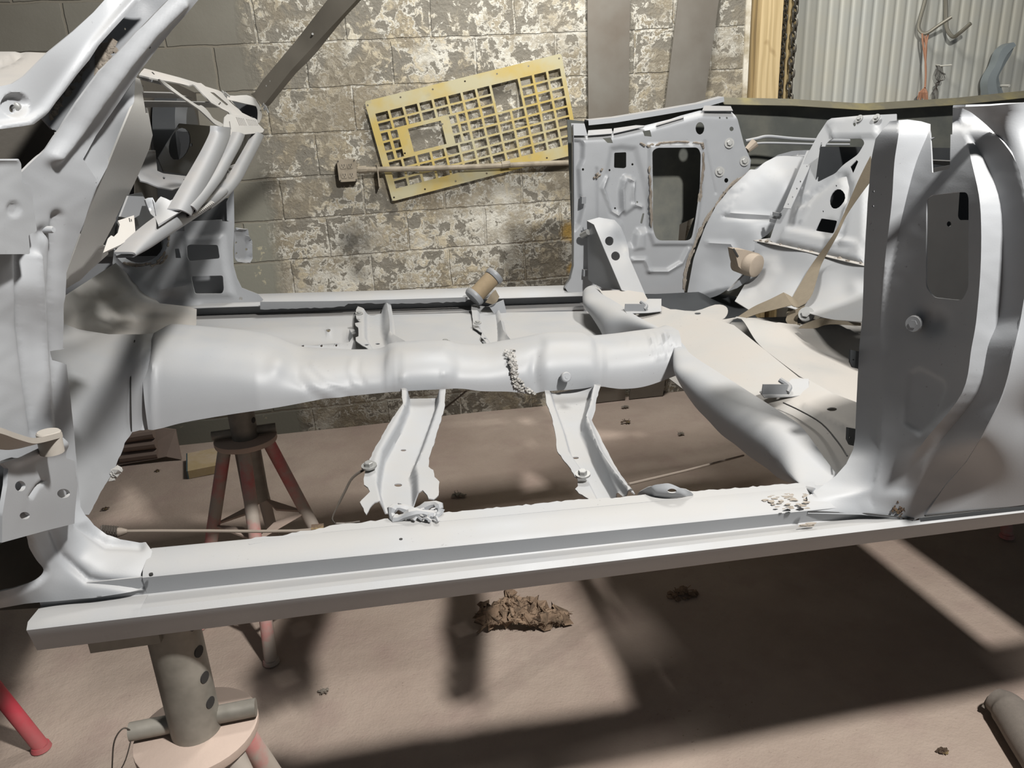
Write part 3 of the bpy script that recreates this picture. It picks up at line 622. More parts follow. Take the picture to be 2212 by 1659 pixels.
p = cu((1216, 815), 'y', 1.672); mb = MB(); n_ = nrm(np.array([.1, -1, .35])); mb.tube([p-n_*.006, p+n_*.014, p+n_*.0145], [.006, .006, .009], 12); mb.tube([p+n_*.013, p+n_*.024, p+n_*.026], [.0125, .0125, .010], 14); mb.tube([p+n_*.0255, p+n_*.0268], .005, 6); mb.link('stud', PR, TUN)
# hump over the gearbox and toe board ------------------------------------------
HC = [(345, 745, 'y', 1.76), (345, 830, 'y', 1.68), (345, 918, 'y', 1.665), (318, 740, 'y', 1.70), (290, 745, 'y', 1.70), (285, 830, 'y', 1.63), (284, 930, 'y', 1.62), (330, 728, 'y', 1.78), (250, 1010, 'y', 1.42), (215, 1065, 'y', 1.22), (190, 1112, 'y', 1.10), (175, 1080, 'y', 1.10), (160, 900, 'y', 1.36), (150, 800, 'y', 1.52), (148, 712, 'y', 1.74), (230, 722, 'y', 1.76)]
h_out = [(110, 690), (172, 712), (235, 722), (300, 722), (346, 719), (350, 740), (345, 830), (345, 918)]+jag([(345, 922), (284, 934), (274, 950), (250, 1008), (218, 1062), (192, 1112)], 1.5, 8, 2)+[(150, 1112), (120, 900), (105, 780)]
sheet('transmission_hump', CARR, PR, h_out, HC, (), [('r', [(318, 740), (308, 830), (309, 926)], 6, -.004), ('n', .0012, 25), ('p', [(286, 740), (345, 735), (335, 930), (283, 940)], 3, .002)], 8)
mb = MB(); r = random.Random(3)
for i in range(26): q = (236+r.uniform(0, 22), 1034-r.uniform(0, 24)); q = (q[0], 1034-(q[0]-236)*1.0+r.uniform(-5, 5)); mb.ball(cu(q, 'y', 1.36), r.uniform(.004, .008), (1, 1, .8), i, .5)
mb.link('sealer_lump', M['dusty'], CARR)
mb = MB(); mb.tube(cr([cu(q, 'y', y) for q, y in (((291, 735), 1.715), ((284, 780), 1.655), ((282, 840), 1.622), ((284, 932), 1.612))], 6), .0013, 6); mb.link('seam_line', M['black'], CARR)
sheet('toe_board', CARR, M['dusty'], [(138, 640), (200, 600), (250, 568), (300, 615), (345, 655), (425, 664), (424, 700), (415, 728), (346, 730), (230, 732), (172, 722), (136, 705)], [(420, 668, 'y', 2.62), (345, 655, 'y', 2.60), (250, 568, 'y', 2.58), (140, 640, 'y', 1.95), (150, 705, 'y', 1.78), (235, 726, 'y', 1.86), (346, 726, 'y', 1.90), (415, 728, 'y', 2.10), (300, 690, 'y', 2.25)], (), [('r', [(160, 690), (255, 640), (300, 615)], 8, .004), ('r', [(180, 640), (240, 690)], 6, .006), ('r', [(220, 615), (290, 690)], 6, .006)], 9)
# far floor remnant, far sill ---------------------------------------------------
sheet('far_floor_pan', CARR, M['primer'], [(418, 690), (560, 686), (760, 682), (1000, 676), (1275, 672), (1300, 700), (1320, 790), (900, 790), (500, 790), (405, 735)], [(430, 690, 'z', -.60), (1270, 675, 'z', -.60), (700, 730, 'z', -.602), (500, 790, 'z', -.605), (1300, 790, 'z', -.60), (900, 720, 'z', -.600)],
      [ell(709, 712, 5, 1.5, 8), ell(622, 748, 3, 1.3, 8), ell(654, 746, 3, 1.3, 8), ell(694, 745, 3, 1.3, 8), ell(726, 744, 3, 1.3, 8)], [('p', [(490, 722), (745, 714), (762, 722), (750, 736), (500, 742), (470, 735)], 4, -.03), ('p', [(560, 752), (760, 746), (770, 770), (560, 775)], 4, -.025), ('n', .0006, 5)], 8)
p = cu((962, 738), 'z', -.595); bolt(CARR, M['bolt'], p, (0, 0, 1), .008)
FP = [(2.80, -.640), (2.81, -.60), (2.80, -.560), (2.765, -.545), (2.70, -.543), (2.665, -.548), (2.655, -.556), (2.640, -.562)]
grid('far_rocker_panel', CARR, PR, [[(x, y, z) for y, z in FP] for x in np.linspace(-.8, .85, 14)], th=.002, ang=50)
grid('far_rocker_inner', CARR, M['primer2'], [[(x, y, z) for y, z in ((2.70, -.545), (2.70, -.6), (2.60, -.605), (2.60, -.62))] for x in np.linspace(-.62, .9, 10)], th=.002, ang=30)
o = jag([(562, 668), (640, 667), (744, 662), (752, 656), (900, 655), (1005, 652), (1010, 648)], 1.2, 8, 5)
sheet('far_torn_lip', CARR, PR, [(562, 652), (744, 650), (1010, 642)]+o[::-1], [(562, 652, 'z', -.5455), (1010, 642, 'z', -.5455), (562, 668, 'y', 2.632), (1005, 652, 'y', 2.632)], (), (), 8, .0012)
# far cross members ---------------------------------------------------------------
l1 = jag(Z(11, [(785, 300), (770, 330), (775, 400), (800, 425), (762, 435), (768, 455), (788, 470), (790, 540), (768, 548), (770, 575), (800, 598), (845, 625), (880, 650), (915, 680), (930, 705)]), .8, 5, 3)
sheet('far_cross_member', CARR, PR, l1+Z(11, [(1000, 720), (1225, 640), (1150, 590), (1085, 545), (1075, 440), (1050, 290), (985, 290), (970, 318), (900, 335), (850, 322)]), ZC(11, [(785, 300, 'y', 2.63), (1050, 290, 'y', 2.63), (800, 420, 'y', 2.36), (1070, 440, 'y', 2.36), (770, 560, 'y', 2.14), (1050, 540, 'y', 2.16), (930, 700, 'y', 1.95), (1210, 640, 'y', 2.0)]),
      [ell(*Z(11, (942, 552)), 5, 1.6, 8), ell(*Z(11, (950, 601)), 5, 1.6, 8), ell(*Z(11, (855, 607)), 5, 1.6, 8)], [('p', Z(11, [(845, 310), (850, 540), (960, 700), (1090, 640), (1010, 560), (990, 460), (985, 290)]), 5, -.018), ('r', Z(11, [(1015, 290), (1035, 440), (1040, 540), (1180, 620)]), 5, .012), ('n', .0008, 5)], 4.5, ang=50)
bolt(CARR, M['bolt'], cu(Z(11, (797, 388)), 'y', 2.37)+np.array([0, -.01, .014]), (0, -.2, 1), .007)
l2 = jag(Z(11, [(1688, 290), (1700, 400), (1705, 470), (1740, 490), (1775, 510), (1765, 545), (1800, 580), (1825, 620), (1850, 655), (1900, 690)]), .8, 5, 6)
sheet('far_cross_member', CARR, PR, l2+Z(11, [(2000, 690), (2065, 640), (2000, 590), (1975, 560), (1950, 440), (1900, 300), (1750, 285)]), ZC(11, [(1690, 290, 'y', 2.63), (1900, 300, 'y', 2.63), (1705, 470, 'y', 2.34), (1940, 440, 'y', 2.36), (1800, 580, 'y', 2.14), (1990, 590, 'y', 2.1), (1900, 690, 'y', 1.95), (2060, 640, 'y', 1.99)]),
      [ell(*Z(11, (1803, 555)), 5, 1.6, 8)], [('p', Z(11, [(1750, 290), (1760, 460), (1850, 590), (1930, 690), (1990, 660), (1910, 560), (1900, 440), (1880, 300)]), 5, -.016), ('r', Z(11, [(1925, 440), (1945, 520), (2040, 630)]), 5, .012), ('n', .0008, 5)], 4.5, ang=50)
bolt(CARR, M['bolt'], cu(Z(11, (1735, 455)), 'y', 2.35)+np.array([0, -.01, .012]), (0, -.2, 1), .007)
# near cross members ----------------------------------------------------------------
L1 = jag(Z(11, [(1130, 962), (1143, 1085), (1090, 1155), (1040, 1230), (1000, 1295), (940, 1400), (900, 1470), (872, 1545), (845, 1600), (835, 1660)])+Z(13, [(402, 235), (405, 268), (428, 285), (440, 310), (380, 372), (392, 395)]), .9, 6, 11)
B1 = jag(Z(13, [(392, 395), (418, 446), (440, 405), (470, 372), (550, 350), (560, 322), (600, 318), (610, 290), (650, 302), (700, 322), (755, 300), (782, 330), (790, 350), (822, 355), (850, 330)]), 1.2, 6, 12)
R1 = jag(Z(13, [(850, 330), (855, 250), (826, 222), (818, 180), (790, 160), (792, 110), (830, 0)])+Z(11, [(1390, 1420), (1400, 1360), (1430, 1265), (1475, 1110), (1485, 960)]), .9, 6, 13)
sheet('cross_member', CARR, PR, L1+B1+R1, [(868, 846, 'y', 1.66), (960, 842, 'y', 1.66), (910, 850, 'y', 1.655), (797, 1000, 'y', 1.32), (925, 1000, 'y', 1.34), (790, 1085, 'y', 1.17), (945, 1068, 'y', 1.19), (865, 1070, 'y', 1.18), (870, 930, 'y', 1.48), (945, 930, 'y', 1.49)],
      [ell(*Z(11, (1167, 1352)), 6, 2, 10), ell(*Z(11, (1120, 1615)), 9, 3.4, 12)],
      [('p', Z(11, [(1195, 950), (1190, 1060), (1120, 1240), (1000, 1450), (965, 1600), (950, 1700)])+Z(13, [(520, 380), (720, 380)])+Z(11, [(1245, 1640), (1230, 1570), (1300, 1400), (1370, 1200), (1415, 1060), (1420, 950)]), 5, -.028), ('r', Z(11, [(1150, 970), (1160, 1090), (1060, 1260), (940, 1480), (900, 1620)]), 8, .004), ('n', .001, 6)], 3.5, .002, 60)
q = cu((798, 1020), 'y', 1.285); q = q+np.array([0, 0, .012]); bolt(CARR, M['bolt'], q, (-.1, -.1, 1), .0082, h=1.0)
L2 = jag(Z(12, [(252, 870), (265, 960), (300, 1050), (330, 1180), (345, 1310), (380, 1360), (430, 1420), (470, 1490), (488, 1500), (492, 1560), (472, 1580), (500, 1612), (560, 1645), (600, 1660)]), .9, 6, 15)
R2 = jag(Z(12, [(905, 1625), (850, 1555), (780, 1450), (722, 1345), (660, 1222), (592, 1092), (612, 1040), (640, 900), (658, 832)]), .8, 6, 16)
sheet('cross_member', CARR, PR, L2+Z(12, [(660, 1650), (690, 1600), (760, 1590), (820, 1640)])+R2, [(1178, 848, 'y', 1.66), (1296, 835, 'y', 1.66), (1240, 850, 'y', 1.655), (1200, 975, 'y', 1.36), (1300, 960, 'y', 1.38), (1255, 1060, 'y', 1.16), (1370, 1062, 'y', 1.10), (1310, 1075, 'y', 1.12), (1240, 920, 'y', 1.49)],
      [ell(*Z(12, (480, 1293)), 7, 2.4, 10)], [('p', Z(12, [(300, 860), (330, 960), (400, 1150), (440, 1300), (560, 1480), (640, 1640), (760, 1600), (690, 1480), (620, 1330), (590, 1260), (530, 1130), (560, 1000), (600, 850)]), 6, -.02), ('r', Z(12, [(615, 870), (590, 1000), (552, 1090), (600, 1220), (650, 1340), (740, 1470), (870, 1620)]), 8, .014), ('n', .001, 6)], 3.5, .002, 60)
q = cu((1258, 1040), 'y', 1.20)+np.array([0, 0, .014]); bolt(CARR, M['bolt'], q, (-.1, -.1, 1), .0082, h=1.0)
# ---------------------------------------------------------------- rear seat riser and floor
# rounded riser: from the platform edge T down to the cut edge B, station by station
ST = []
for p in [(1700, 1046), (1690, 1035), (1660, 1012), (1620, 985), (1590, 960), (1560, 938), (1530, 906), (1505, 880), (1480, 845), (1462, 812)]: q = cu(p, 'x', .74); ST.append((q, .795))
ST[0] = (cu((1760, 1054), 'y', .97), .80)
for p, y, tx_ in (((1460, 790), 1.64, .80), ((1463, 755), 1.70, .815), ((1466, 727), 1.79, .83), ((1440, 728), 1.86, .83), ((1395, 733), 1.95, .82), ((1350, 739), 2.05, .815)): ST.append((cu(p, 'y', y), tx_))
for p in [(1312, 738), (1297, 712), (1280, 685), (1264, 664)]: q = cu(p, 'x', .76); ST.append((q, .82))
ST.append((cu((1262, 652), 'y', 2.52), .85))
TZ = -.500; ST2 = cr([tuple(q)+(t_,) for q, t_ in ST], 4); rows = []; TL = []
for q in ST2:
    B = np.array(q[:3]); tz = TZ-.054*float(smooth((1.17-B[1])/.18)); T_ = np.array([q[3], B[1], tz]); K = np.array([B[0]-.022, B[1], tz-.002]); rows.append([(1-u)**2*T_+2*u*(1-u)*K+u*u*B for u in np.linspace(0, 1, 14)]); TL.append(T_)
grid('seat_riser', CARR, PR, rows, th=.002, ang=70)
TP = cproj(np.array(TL)).tolist()
SP = [tuple(p) for p in TP][::-1]+[(1830, 1048), (1885, 1000), (1880, 880), (1800, 850), (1750, 822), (1726, 815), (1660, 762), (1610, 722), (1585, 702), (1545, 690), (1475, 676), (1448, 668), (1402, 650), (1390, 632), (1350, 628), (1300, 634)][0:0]
SP = [tuple(p) for p in TP]+[(1300, 628), (1350, 626), (1390, 632), (1402, 650), (1448, 668), (1475, 676), (1545, 690), (1585, 702), (1610, 722), (1660, 762), (1726, 815), (1750, 822), (1800, 850), (1880, 880), (1890, 1010), (1850, 1015)]
sheet('rear_seat_pan', CARR, M['dusty'], SP, [(1385, 650, 'z', TZ), (1690, 840, 'z', TZ), (1560, 760, 'z', TZ), (1830, 900, 'z', TZ), (1300, 640, 'z', TZ), (1850, 1015, 'z', TZ-.05), (1835, 1030, 'z', TZ-.053)], [ell(1797, 884, 11, 4, 14)], [('r', [(1700, 868), (1780, 912), (1830, 985)], 5, .002), ('r', [(1742, 880), (1850, 935)], 8, .006)], 7)
mb = MB(); P = [cu(q, 'z', -.4985) for q in ((1692, 870), (1730, 888), (1775, 915), (1810, 955), (1830, 985))]; mb.tube(cr(P, 4), .0014, 6); mb.link('seam_line', M['black'], CARR)
for (ox, oy, s) in ((1385, 661, .78), (1691, 838, 1.)):   # latch brackets on the seat pan
    q = lambda a, b: (ox+a*s, oy+b*s)
    b0 = sheet('seat_latch_bracket', CARR, PR, [q(-50, 8), q(-45, -2), q(8, -8), q(20, -20), q(56, -20), q(56, 14), q(20, 18), q(-40, 20)], [(*q(-50, 8), 'z', -.497), (*q(0, 0), 'z', -.492), (*q(56, -18), 'z', -.478), (*q(56, 14), 'z', -.496), (*q(-40, 20), 'z', -.499)], [ell(*q(-12, 4), 5*s, 3*s, 10)], (), 6, .002)
    V0 = [cu(q(-46, 14), 'z', -.498), cu(q(8, 14), 'z', -.498), cu(q(58, 12), 'z', -.497), cu(q(58, -2), 'z', -.482)]
    mb = MB(); e = np.array([0, 0, .022]); mb.prism([V0[0], V0[1], V0[1]+e, V0[0]+e], (0, -.001, 0), (0, .001, 0)); mb.tube(cr([V0[1]+e*.2, V0[1]+e*.6+np.array([.01, .01, 0]), V0[1]+e+np.array([.0, .03, 0])], 4), .006, 8); mb.link('latch_tongue', M['primer2'], b0)
sheet('rear_floor', CARR, M['dusty'], [(1440, 668), (1500, 690), (1560, 690), (1700, 684), (1765, 690), (1860, 640), (1890, 700), (1890, 900), (1790, 850), (1726, 812), (1660, 762), (1600, 715), (1540, 700)], [(1440, 668, 'z', -.515), (1560, 692, 'z', -.52), (1700, 690, 'z', -.52), (1880, 690, 'z', -.53), (1880, 880, 'z', -.54), (1730, 812, 'z', -.52), (1620, 718, 'z', -.515), (1800, 770, 'z', -.53)], (),
      [('r', [(1590, 712), (1700, 728), (1800, 728), (1880, 760)], 16, .035), ('n', .0008, 12)], 8)
grid('rear_floor_light_block', CARR, M['dusty'], [[(x, y, -.60) for y in (.96, 1.3, 1.7, 2.3)] for x in (.80, 1.1, 1.50)], th=.002)  # unseen sheet added to keep light off the floor below
sheet('under_seat_trough', CARR, M['inner'], [(1395, 636), (1520, 630), (1590, 640), (1640, 690), (1600, 706), (1450, 690), (1398, 670)], [(1395, 636, 'y', 2.62), (1520, 634, 'y', 2.60), (1600, 660, 'z', -.60), (1450, 685, 'z', -.6), (1640, 690, 'z', -.6)], (), (), 12)  # dark sheet, its colour gives the trough its shade
sheet('floor_flange', CARR, M['dusty'], cr([(1448, 668), (1500, 672), (1545, 658), (1568, 662), (1572, 676), (1560, 690), (1530, 692), (1480, 688)], 3, True), [(1448, 670, 'z', -.53), (1560, 665, 'z', -.525), (1530, 692, 'z', -.53), (1500, 675, 'z', -.52)], [ell(1507, 677, 7, 2.4, 10)], (), 6)
# kick-up behind the seat ----------------------------------------------------------
sheet('kick_up_panel', CARR, M['primer'], Z(7, [(1335, 985), (1480, 1010), (1700, 1060), (1900, 1110), (2110, 1160), (2180, 1190), (2180, 1560), (2090, 1545), (1870, 1530), (1700, 1480), (1560, 1440), (1300, 1465), (1195, 1400), (1260, 1290), (1320, 1200), (1330, 1100)]),
      ZC(7, [(1340, 985, 'x', 1.40), (1700, 1060, 'x', 1.40), (2110, 1160, 'x', 1.40), (1340, 1080, 'x', 1.39), (1800, 1200, 'x', 1.38), (2110, 1300, 'x', 1.38), (1330, 1300, 'x', 1.33), (1700, 1380, 'x', 1.31), (2100, 1460, 'x', 1.30), (1210, 1400, 'x', 1.20), (1560, 1440, 'x', 1.22), (2090, 1545, 'x', 1.2)]), (), [('p', Z(7, [(1380, 1090), (1480, 1110), (1495, 1200), (1400, 1330), (1280, 1360), (1330, 1220)]), 14, .012), ('d', Z(7, (2060, 1330)), 22, .012), ('n', .001, 15)], 8)
grid('rear_shelf', CARR, M['dusty'], [[cu(Z(7, (a, b)), 'x', 1.40), cu(Z(7, (a, b)), 'x', 1.40)+np.array([.02, 0, .003]), cu(Z(7, (a, b)), 'x', 1.40)+np.array([.10, 0, .012])] for a, b in ((1325, 978), (1480, 1008), (1700, 1058), (1900, 1108), (2110, 1158), (2200, 1185))], th=.002)
mb = MB(); r = random.Random(2)
for i in range(60):
    a = r.uniform(1360, 2110); b = 980+(a-1340)*.231-r.uniform(0, 22); mb.ball(cu(Z(7, (a, b)), 'x', 1.405+r.uniform(0, .02)), r.uniform(.003, .007), (1, 1.4, .6), i, .5)
mb.link('debris_crumb', M['rust'], CARR)
# seat back brace ------------------------------------------------------------------------
BX = 1.47
bo = Z(7, [(1880, 118), (2060, 100), (2120, 95), (2190, 92), (2330, 85), (2330, 1200), (2110, 1150), (1900, 1098), (1700, 1050), (1480, 1000), (1440, 970), (1470, 880), (1500, 800), (1540, 745), (1600, 600), (1700, 380), (1780, 230), (1830, 155)])
bh = [rr(Z(7, [(1770, 568), (1800, 400), (1830, 300), (1868, 262), (2090, 258), (2108, 290), (2060, 370), (1960, 440), (1900, 500)]), 8), ell(*Z(7, (1912, 682)), 15, 22, 16, .35), rr(Z(7, [(1760, 905), (1800, 818), (1915, 835), (1888, 925)]), 4), Z(7, [(2005, 455), (2050, 408), (2062, 420), (2025, 505)]), ell(*Z(7, (1815, 770)), 1.6, 2, 7), ell(*Z(7, (1907, 590)), 1.8, 2.2, 7), ell(*Z(7, (2048, 168)), 3, 4, 8), rr(Z(7, [(1785, 335), (1800, 285), (1812, 290), (1795, 340)]), 2)]
sheet('seat_back_brace', CARR, M['primer'], bo, [(1640, 520, 'x', 1.41), (1865, 600, 'x', 1.41), (1800, 255, 'x', 1.62), (2060, 238, 'x', 1.62)], bh,
      [('r', Z(7, [(1660, 715), (1800, 610), (1920, 520), (1965, 515), (1985, 600), (1985, 700)]), 7, -.010), ('r', Z(7, [(1850, 130), (1890, 240)]), 5, .006), ('p', Z(7, [(1880, 120), (2200, 95), (2200, 245), (1890, 255)]), 4, .008), ('p', Z(7, [(1560, 890), (1900, 960), (2110, 1010), (2110, 1140), (1500, 990)]), 8, .015), ('r', Z(7, [(1620, 830), (1700, 640)]), 3, .004), ('r', Z(7, [(1660, 840), (1740, 650)]), 3, .004), ('r', Z(7, [(2000, 720), (1950, 900), (1900, 1000)]), 6, .012), ('p', Z(7, [(2040, 560), (2130, 480), (2130, 1000), (1960, 1010)]), 8, .012)], 7, .0025)
sheet('brace_edge_strip', CARR, M['primer'], Z(7, [(1700, 345), (1745, 330), (1760, 370), (1585, 750), (1535, 745)]), [(*Z(7, (1700, 345)), 'x', 1.575), (*Z(7, (1745, 335)), 'x', 1.58), (*Z(7, (1540, 745)), 'x', 1.432), (*Z(7, (1585, 750)), 'x', 1.432)], [ell(*Z(7, q), 1.8, 2, 6) for q in ((1725, 400), (1700, 455), (1655, 560), (1630, 610), (1600, 670), (1570, 720))], (), 8)
for q in ((1490, 790), (1470, 835)): mb = MB(); mb.box(cu(Z(7, q), 'x', BX-.015), (.004, .022, .006)); mb.link('brace_tab', M['primer2'], CARR)
for q in (((2070, 118)), ((2190, 112))): bolt(CARR, M['bolt'], cu(Z(7, q), 'x', 1.60), (-1, -.3, .5), .007)
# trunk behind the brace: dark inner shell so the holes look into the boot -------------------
mb = MB(); mb.box((2.36, 1.9, -.57), (.76, .9, .01)); mb.link('boot_floor', M['inner'], CARR)  # front edge set to leave a slit for a streak of light
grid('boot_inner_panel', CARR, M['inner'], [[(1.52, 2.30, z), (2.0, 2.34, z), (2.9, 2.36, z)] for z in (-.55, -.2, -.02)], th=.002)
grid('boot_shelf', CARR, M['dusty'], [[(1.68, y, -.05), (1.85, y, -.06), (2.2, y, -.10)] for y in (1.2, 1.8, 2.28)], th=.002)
# wheel house, far side -------------------------------------------------------------------
wh = Z(7, [(1300, 470), (1345, 480), (1400, 425), (1500, 378), (1600, 355), (1712, 345), (1770, 350), (1720, 460), (1540, 760), (1490, 860), (1430, 930), (1345, 985), (1330, 1060), (1270, 1200), (1200, 1280), (1080, 1360), (1000, 1385), (880, 1365), (860, 1345), (905, 1100), (985, 880), (1060, 735), (1160, 610), (1270, 510)])
WC = ZC(7, [(1300, 470, 'y', 2.65), (1160, 610, 'y', 2.65), (1060, 735, 'y', 2.65), (985, 880, 'y', 2.65), (905, 1100, 'y', 2.65), (870, 1350, 'y', 2.64), (1400, 425, 'y', 2.63), (1600, 355, 'y', 2.63), (1740, 345, 'y', 2.62), (1400, 560, 'y', 2.575), (1250, 700, 'y', 2.59), (1550, 500, 'y', 2.54), (1640, 420, 'y', 2.58), (1150, 900, 'y', 2.59), (1400, 760, 'y', 2.53), (1540, 700, 'y', 2.50), (1300, 900, 'y', 2.53), (1050, 1150, 'y', 2.61), (1250, 1100, 'y', 2.53), (1430, 930, 'y', 2.50), (1000, 1340, 'y', 2.59), (1200, 1270, 'y', 2.52)])
sheet('wheel_house', CARR, M['primer'], rr(wh, 9, 3), WC, (), [('r', Z(7, [(1120, 805), (1250, 820), (1400, 822), (1490, 825)]), 4, -.006), ('r', Z(7, [(1130, 780), (1450, 800)]), 3, .003), ('r', Z(7, [(1170, 620), (1250, 600)]), 3, .004), ('r', Z(7, [(1110, 730), (1200, 670)]), 3, .003), ('r', Z(7, [(1090, 790), (1180, 730)]), 3, .003), ('r', Z(7, [(1000, 990), (1170, 1000), (1200, 1050)]), 5, .006), ('n', .001, 9)], 7)
e1 = Z(7, [(1330, 480), (1345, 465), (1500, 372), (1600, 345), (1712, 338)]); e2 = Z(7, [(1712, 362), (1610, 375), (1500, 400), (1400, 450), (1345, 490)])
sheet('wheel_house_flange', CARR, M['primer2'], e1+e2, [(*Z(7, (1340, 475)), 'y', 2.645), (*Z(7, (1500, 385)), 'y', 2.625), (*Z(7, (1712, 350)), 'y', 2.595), (*Z(7, (1600, 360)), 'y', 2.61)], [ell(*Z(7, (1640, 368)), 2, 2, 6)], (), 6)
# far quarter inner panel -------------------------------------------------------------------
QY = 2.66
qo = Z(7, [(62, 236), (162, 236), (285, 224), (420, 190), (560, 170), (760, 120), (830, 96), (965, 60), (1170, 68), (1190, 70), (1215, 125), (1260, 300), (1308, 410), (1302, 465), (1270, 510), (1160, 605), (1055, 730), (975, 875), (905, 1020), (860, 1200), (840, 1345), (700, 1350), (500, 1350), (100, 1345), (20, 1335), (0, 1300), (45, 1240), (62, 1150), (66, 700)])
bigh = rr(Z(7, [(606, 345), (640, 322), (925, 320), (946, 360), (940, 600), (908, 830), (880, 972), (640, 972), (612, 900), (610, 600)]), 12)
qh = [bigh, rr(Z(7, [(356, 358), (440, 354), (440, 460), (425, 468), (354, 464)]), 3), ell(*Z(7, (950, 186)), 9.5, 13.5, 14), ell(*Z(7, (1172, 190)), 4.5, 5, 10), ell(*Z(7, (1135, 552)), 4.5, 5.2, 10), ell(*Z(7, (1090, 112)), 2, 2.4, 7), ell(*Z(7, (1140, 113)), 2, 2.4, 7), ell(*Z(7, (484, 440)), 2.4, 2.8, 7), ell(*Z(7, (322, 481)), 2.4, 2.6, 7), ell(*Z(7, (361, 750)), 2.2, 2.2, 7), ell(*Z(7, (517, 706)), 2.2, 2.2, 7), ell(*Z(7, (128, 475)), 2.6, 3, 7),
      Z(7, [(268, 255), (325, 250), (338, 290), (300, 288)]), Z(7, [(550, 205), (600, 198), (610, 245), (560, 240)]), rr(Z(7, [(538, 855), (555, 785), (568, 785), (552, 860)]), 2)]
QR = [('r', Z(7, [(300, 530), (268, 610), (330, 770), (380, 800), (410, 760), (405, 620), (430, 530), (490, 560), (485, 640), (490, 720), (540, 740)]), 4, .012), ('p', Z(7, [(330, 330), (400, 318), (500, 330), (560, 560), (600, 760), (600, 900), (520, 900), (480, 1010), (440, 1000), (400, 860), (320, 780), (280, 600)]), 8, -.012), ('p', Z(7, [(395, 640), (410, 550), (470, 530), (488, 600), (470, 700), (500, 740), (430, 790), (400, 760)]), 6, .012),
      ('p', Z(7, [(590, 300), (955, 296), (972, 360), (962, 600), (930, 850), (900, 1005), (620, 1005), (590, 920)]), 5, .012), ('p', Z(7, [(65, 270), (120, 275), (132, 310), (128, 400), (100, 470), (110, 650), (130, 740), (100, 860), (66, 900)]), 5, -.02), ('r', Z(7, [(590, 1190), (720, 1190), (820, 1130), (870, 1030)]), 5, .010), ('r', Z(7, [(480, 1110), (560, 1110), (590, 1180)]), 5, .010), ('p', Z(7, [(500, 930), (530, 910), (560, 930), (560, 1030), (490, 1040)]), 5, .008), ('r', Z(7, [(225, 470), (228, 820)]), 2.5, -.005), ('r', Z(7, [(985, 280), (1060, 640)]), 2.5, -.004), ('r', Z(7, [(70, 236), (280, 226), (560, 172), (960, 62), (1180, 72)]), 8, -.02), ('n', .0006, 10)]
sheet('quarter_inner_panel', CARR, PR, qo, lambda px: np.array([tdep(p, 'y', QY) for p in px]), qh, QR, 3, .002)
# jagged top flange and front jamb return of that panel
fl = Z(7, [(160, 236), (165, 200), (330, 188), (335, 222)]), Z(7, [(340, 222), (345, 186), (500, 164), (560, 166), (560, 172)]), Z(7, [(640, 168), (650, 148), (790, 108), (835, 96), (835, 110), (700, 150)]), Z(7, [(965, 62), (980, 26), (1166, 30), (1182, 62)]), Z(7, [(62, 236), (44, 150), (138, 152), (160, 236)])
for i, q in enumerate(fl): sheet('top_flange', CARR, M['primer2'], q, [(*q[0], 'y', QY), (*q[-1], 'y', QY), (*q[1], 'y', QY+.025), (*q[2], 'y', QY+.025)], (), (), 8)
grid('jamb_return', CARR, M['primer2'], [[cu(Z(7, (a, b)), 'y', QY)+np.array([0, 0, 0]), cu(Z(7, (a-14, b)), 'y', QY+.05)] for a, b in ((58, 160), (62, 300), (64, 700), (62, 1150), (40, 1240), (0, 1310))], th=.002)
for q in ((1155, 290), (1262, 416), (1088, 490)): bolt(CARR, M['bolt'], cu(Z(7, q), 'y', QY-.002), (-.15, -1, .1), .0105)
for q in ((128, 690), (135, 930), (140, 1200)): mb = MB(); mb.box(cu(Z(7, q), 'y', QY-.01), (.008, .012, .012)); mb.link('jamb_tab', M['primer2'], CARR)
def smear(name, pts, w, seed, ctrl_y, mm, parent=CARR, n=60, k=7):
    mb = MB(); r = random.Random(seed); P = cr(Z(k, pts), 10); m_ = len(P)
    for i in range(max(4, n//9)):
        j = r.randrange(max(1, m_-5)); L_ = r.randint(4, 9); q = P[j:j+L_]
        if len(q) < 3: continue
        ox, oy = r.gauss(0, w*.7), r.gauss(0, w*.7); rs = [r.uniform(.0022, .0052) for _ in q]; rs[0] *= .5; rs[-1] *= .5
        mb.tube([cu((p[0]+ox+r.gauss(0, .6), p[1]+oy+r.gauss(0, .6)), 'y', ctrl_y+.002) for p in q], rs, 6)
    return mb.link(name, mm, parent)
smear('seam_sealer', [(1295, 490), (1150, 610), (1050, 740), (965, 890), (900, 1040), (850, 1180), (832, 1330)], 2.2, 4, QY-.004, M['seam'], n=340)
smear('seam_sealer', [(610, 330), (700, 285), (940, 290), (975, 340), (960, 560), (940, 700)], 1.5, 5, QY-.014, M['rust'], n=160); smear('seam_sealer', [(600, 380), (590, 500), (600, 650), (608, 880)], 1.3, 6, QY-.012, M['rust'], n=80)
smear('sealer_blob', [(510, 275), (550, 300), (600, 310), (640, 300)], 3, 7, QY-.008, M['rust'], n=72); smear('sealer_blob', [(265, 470), (225, 510), (210, 545)], 3.4, 8, QY-.008, M['rust'], n=60)
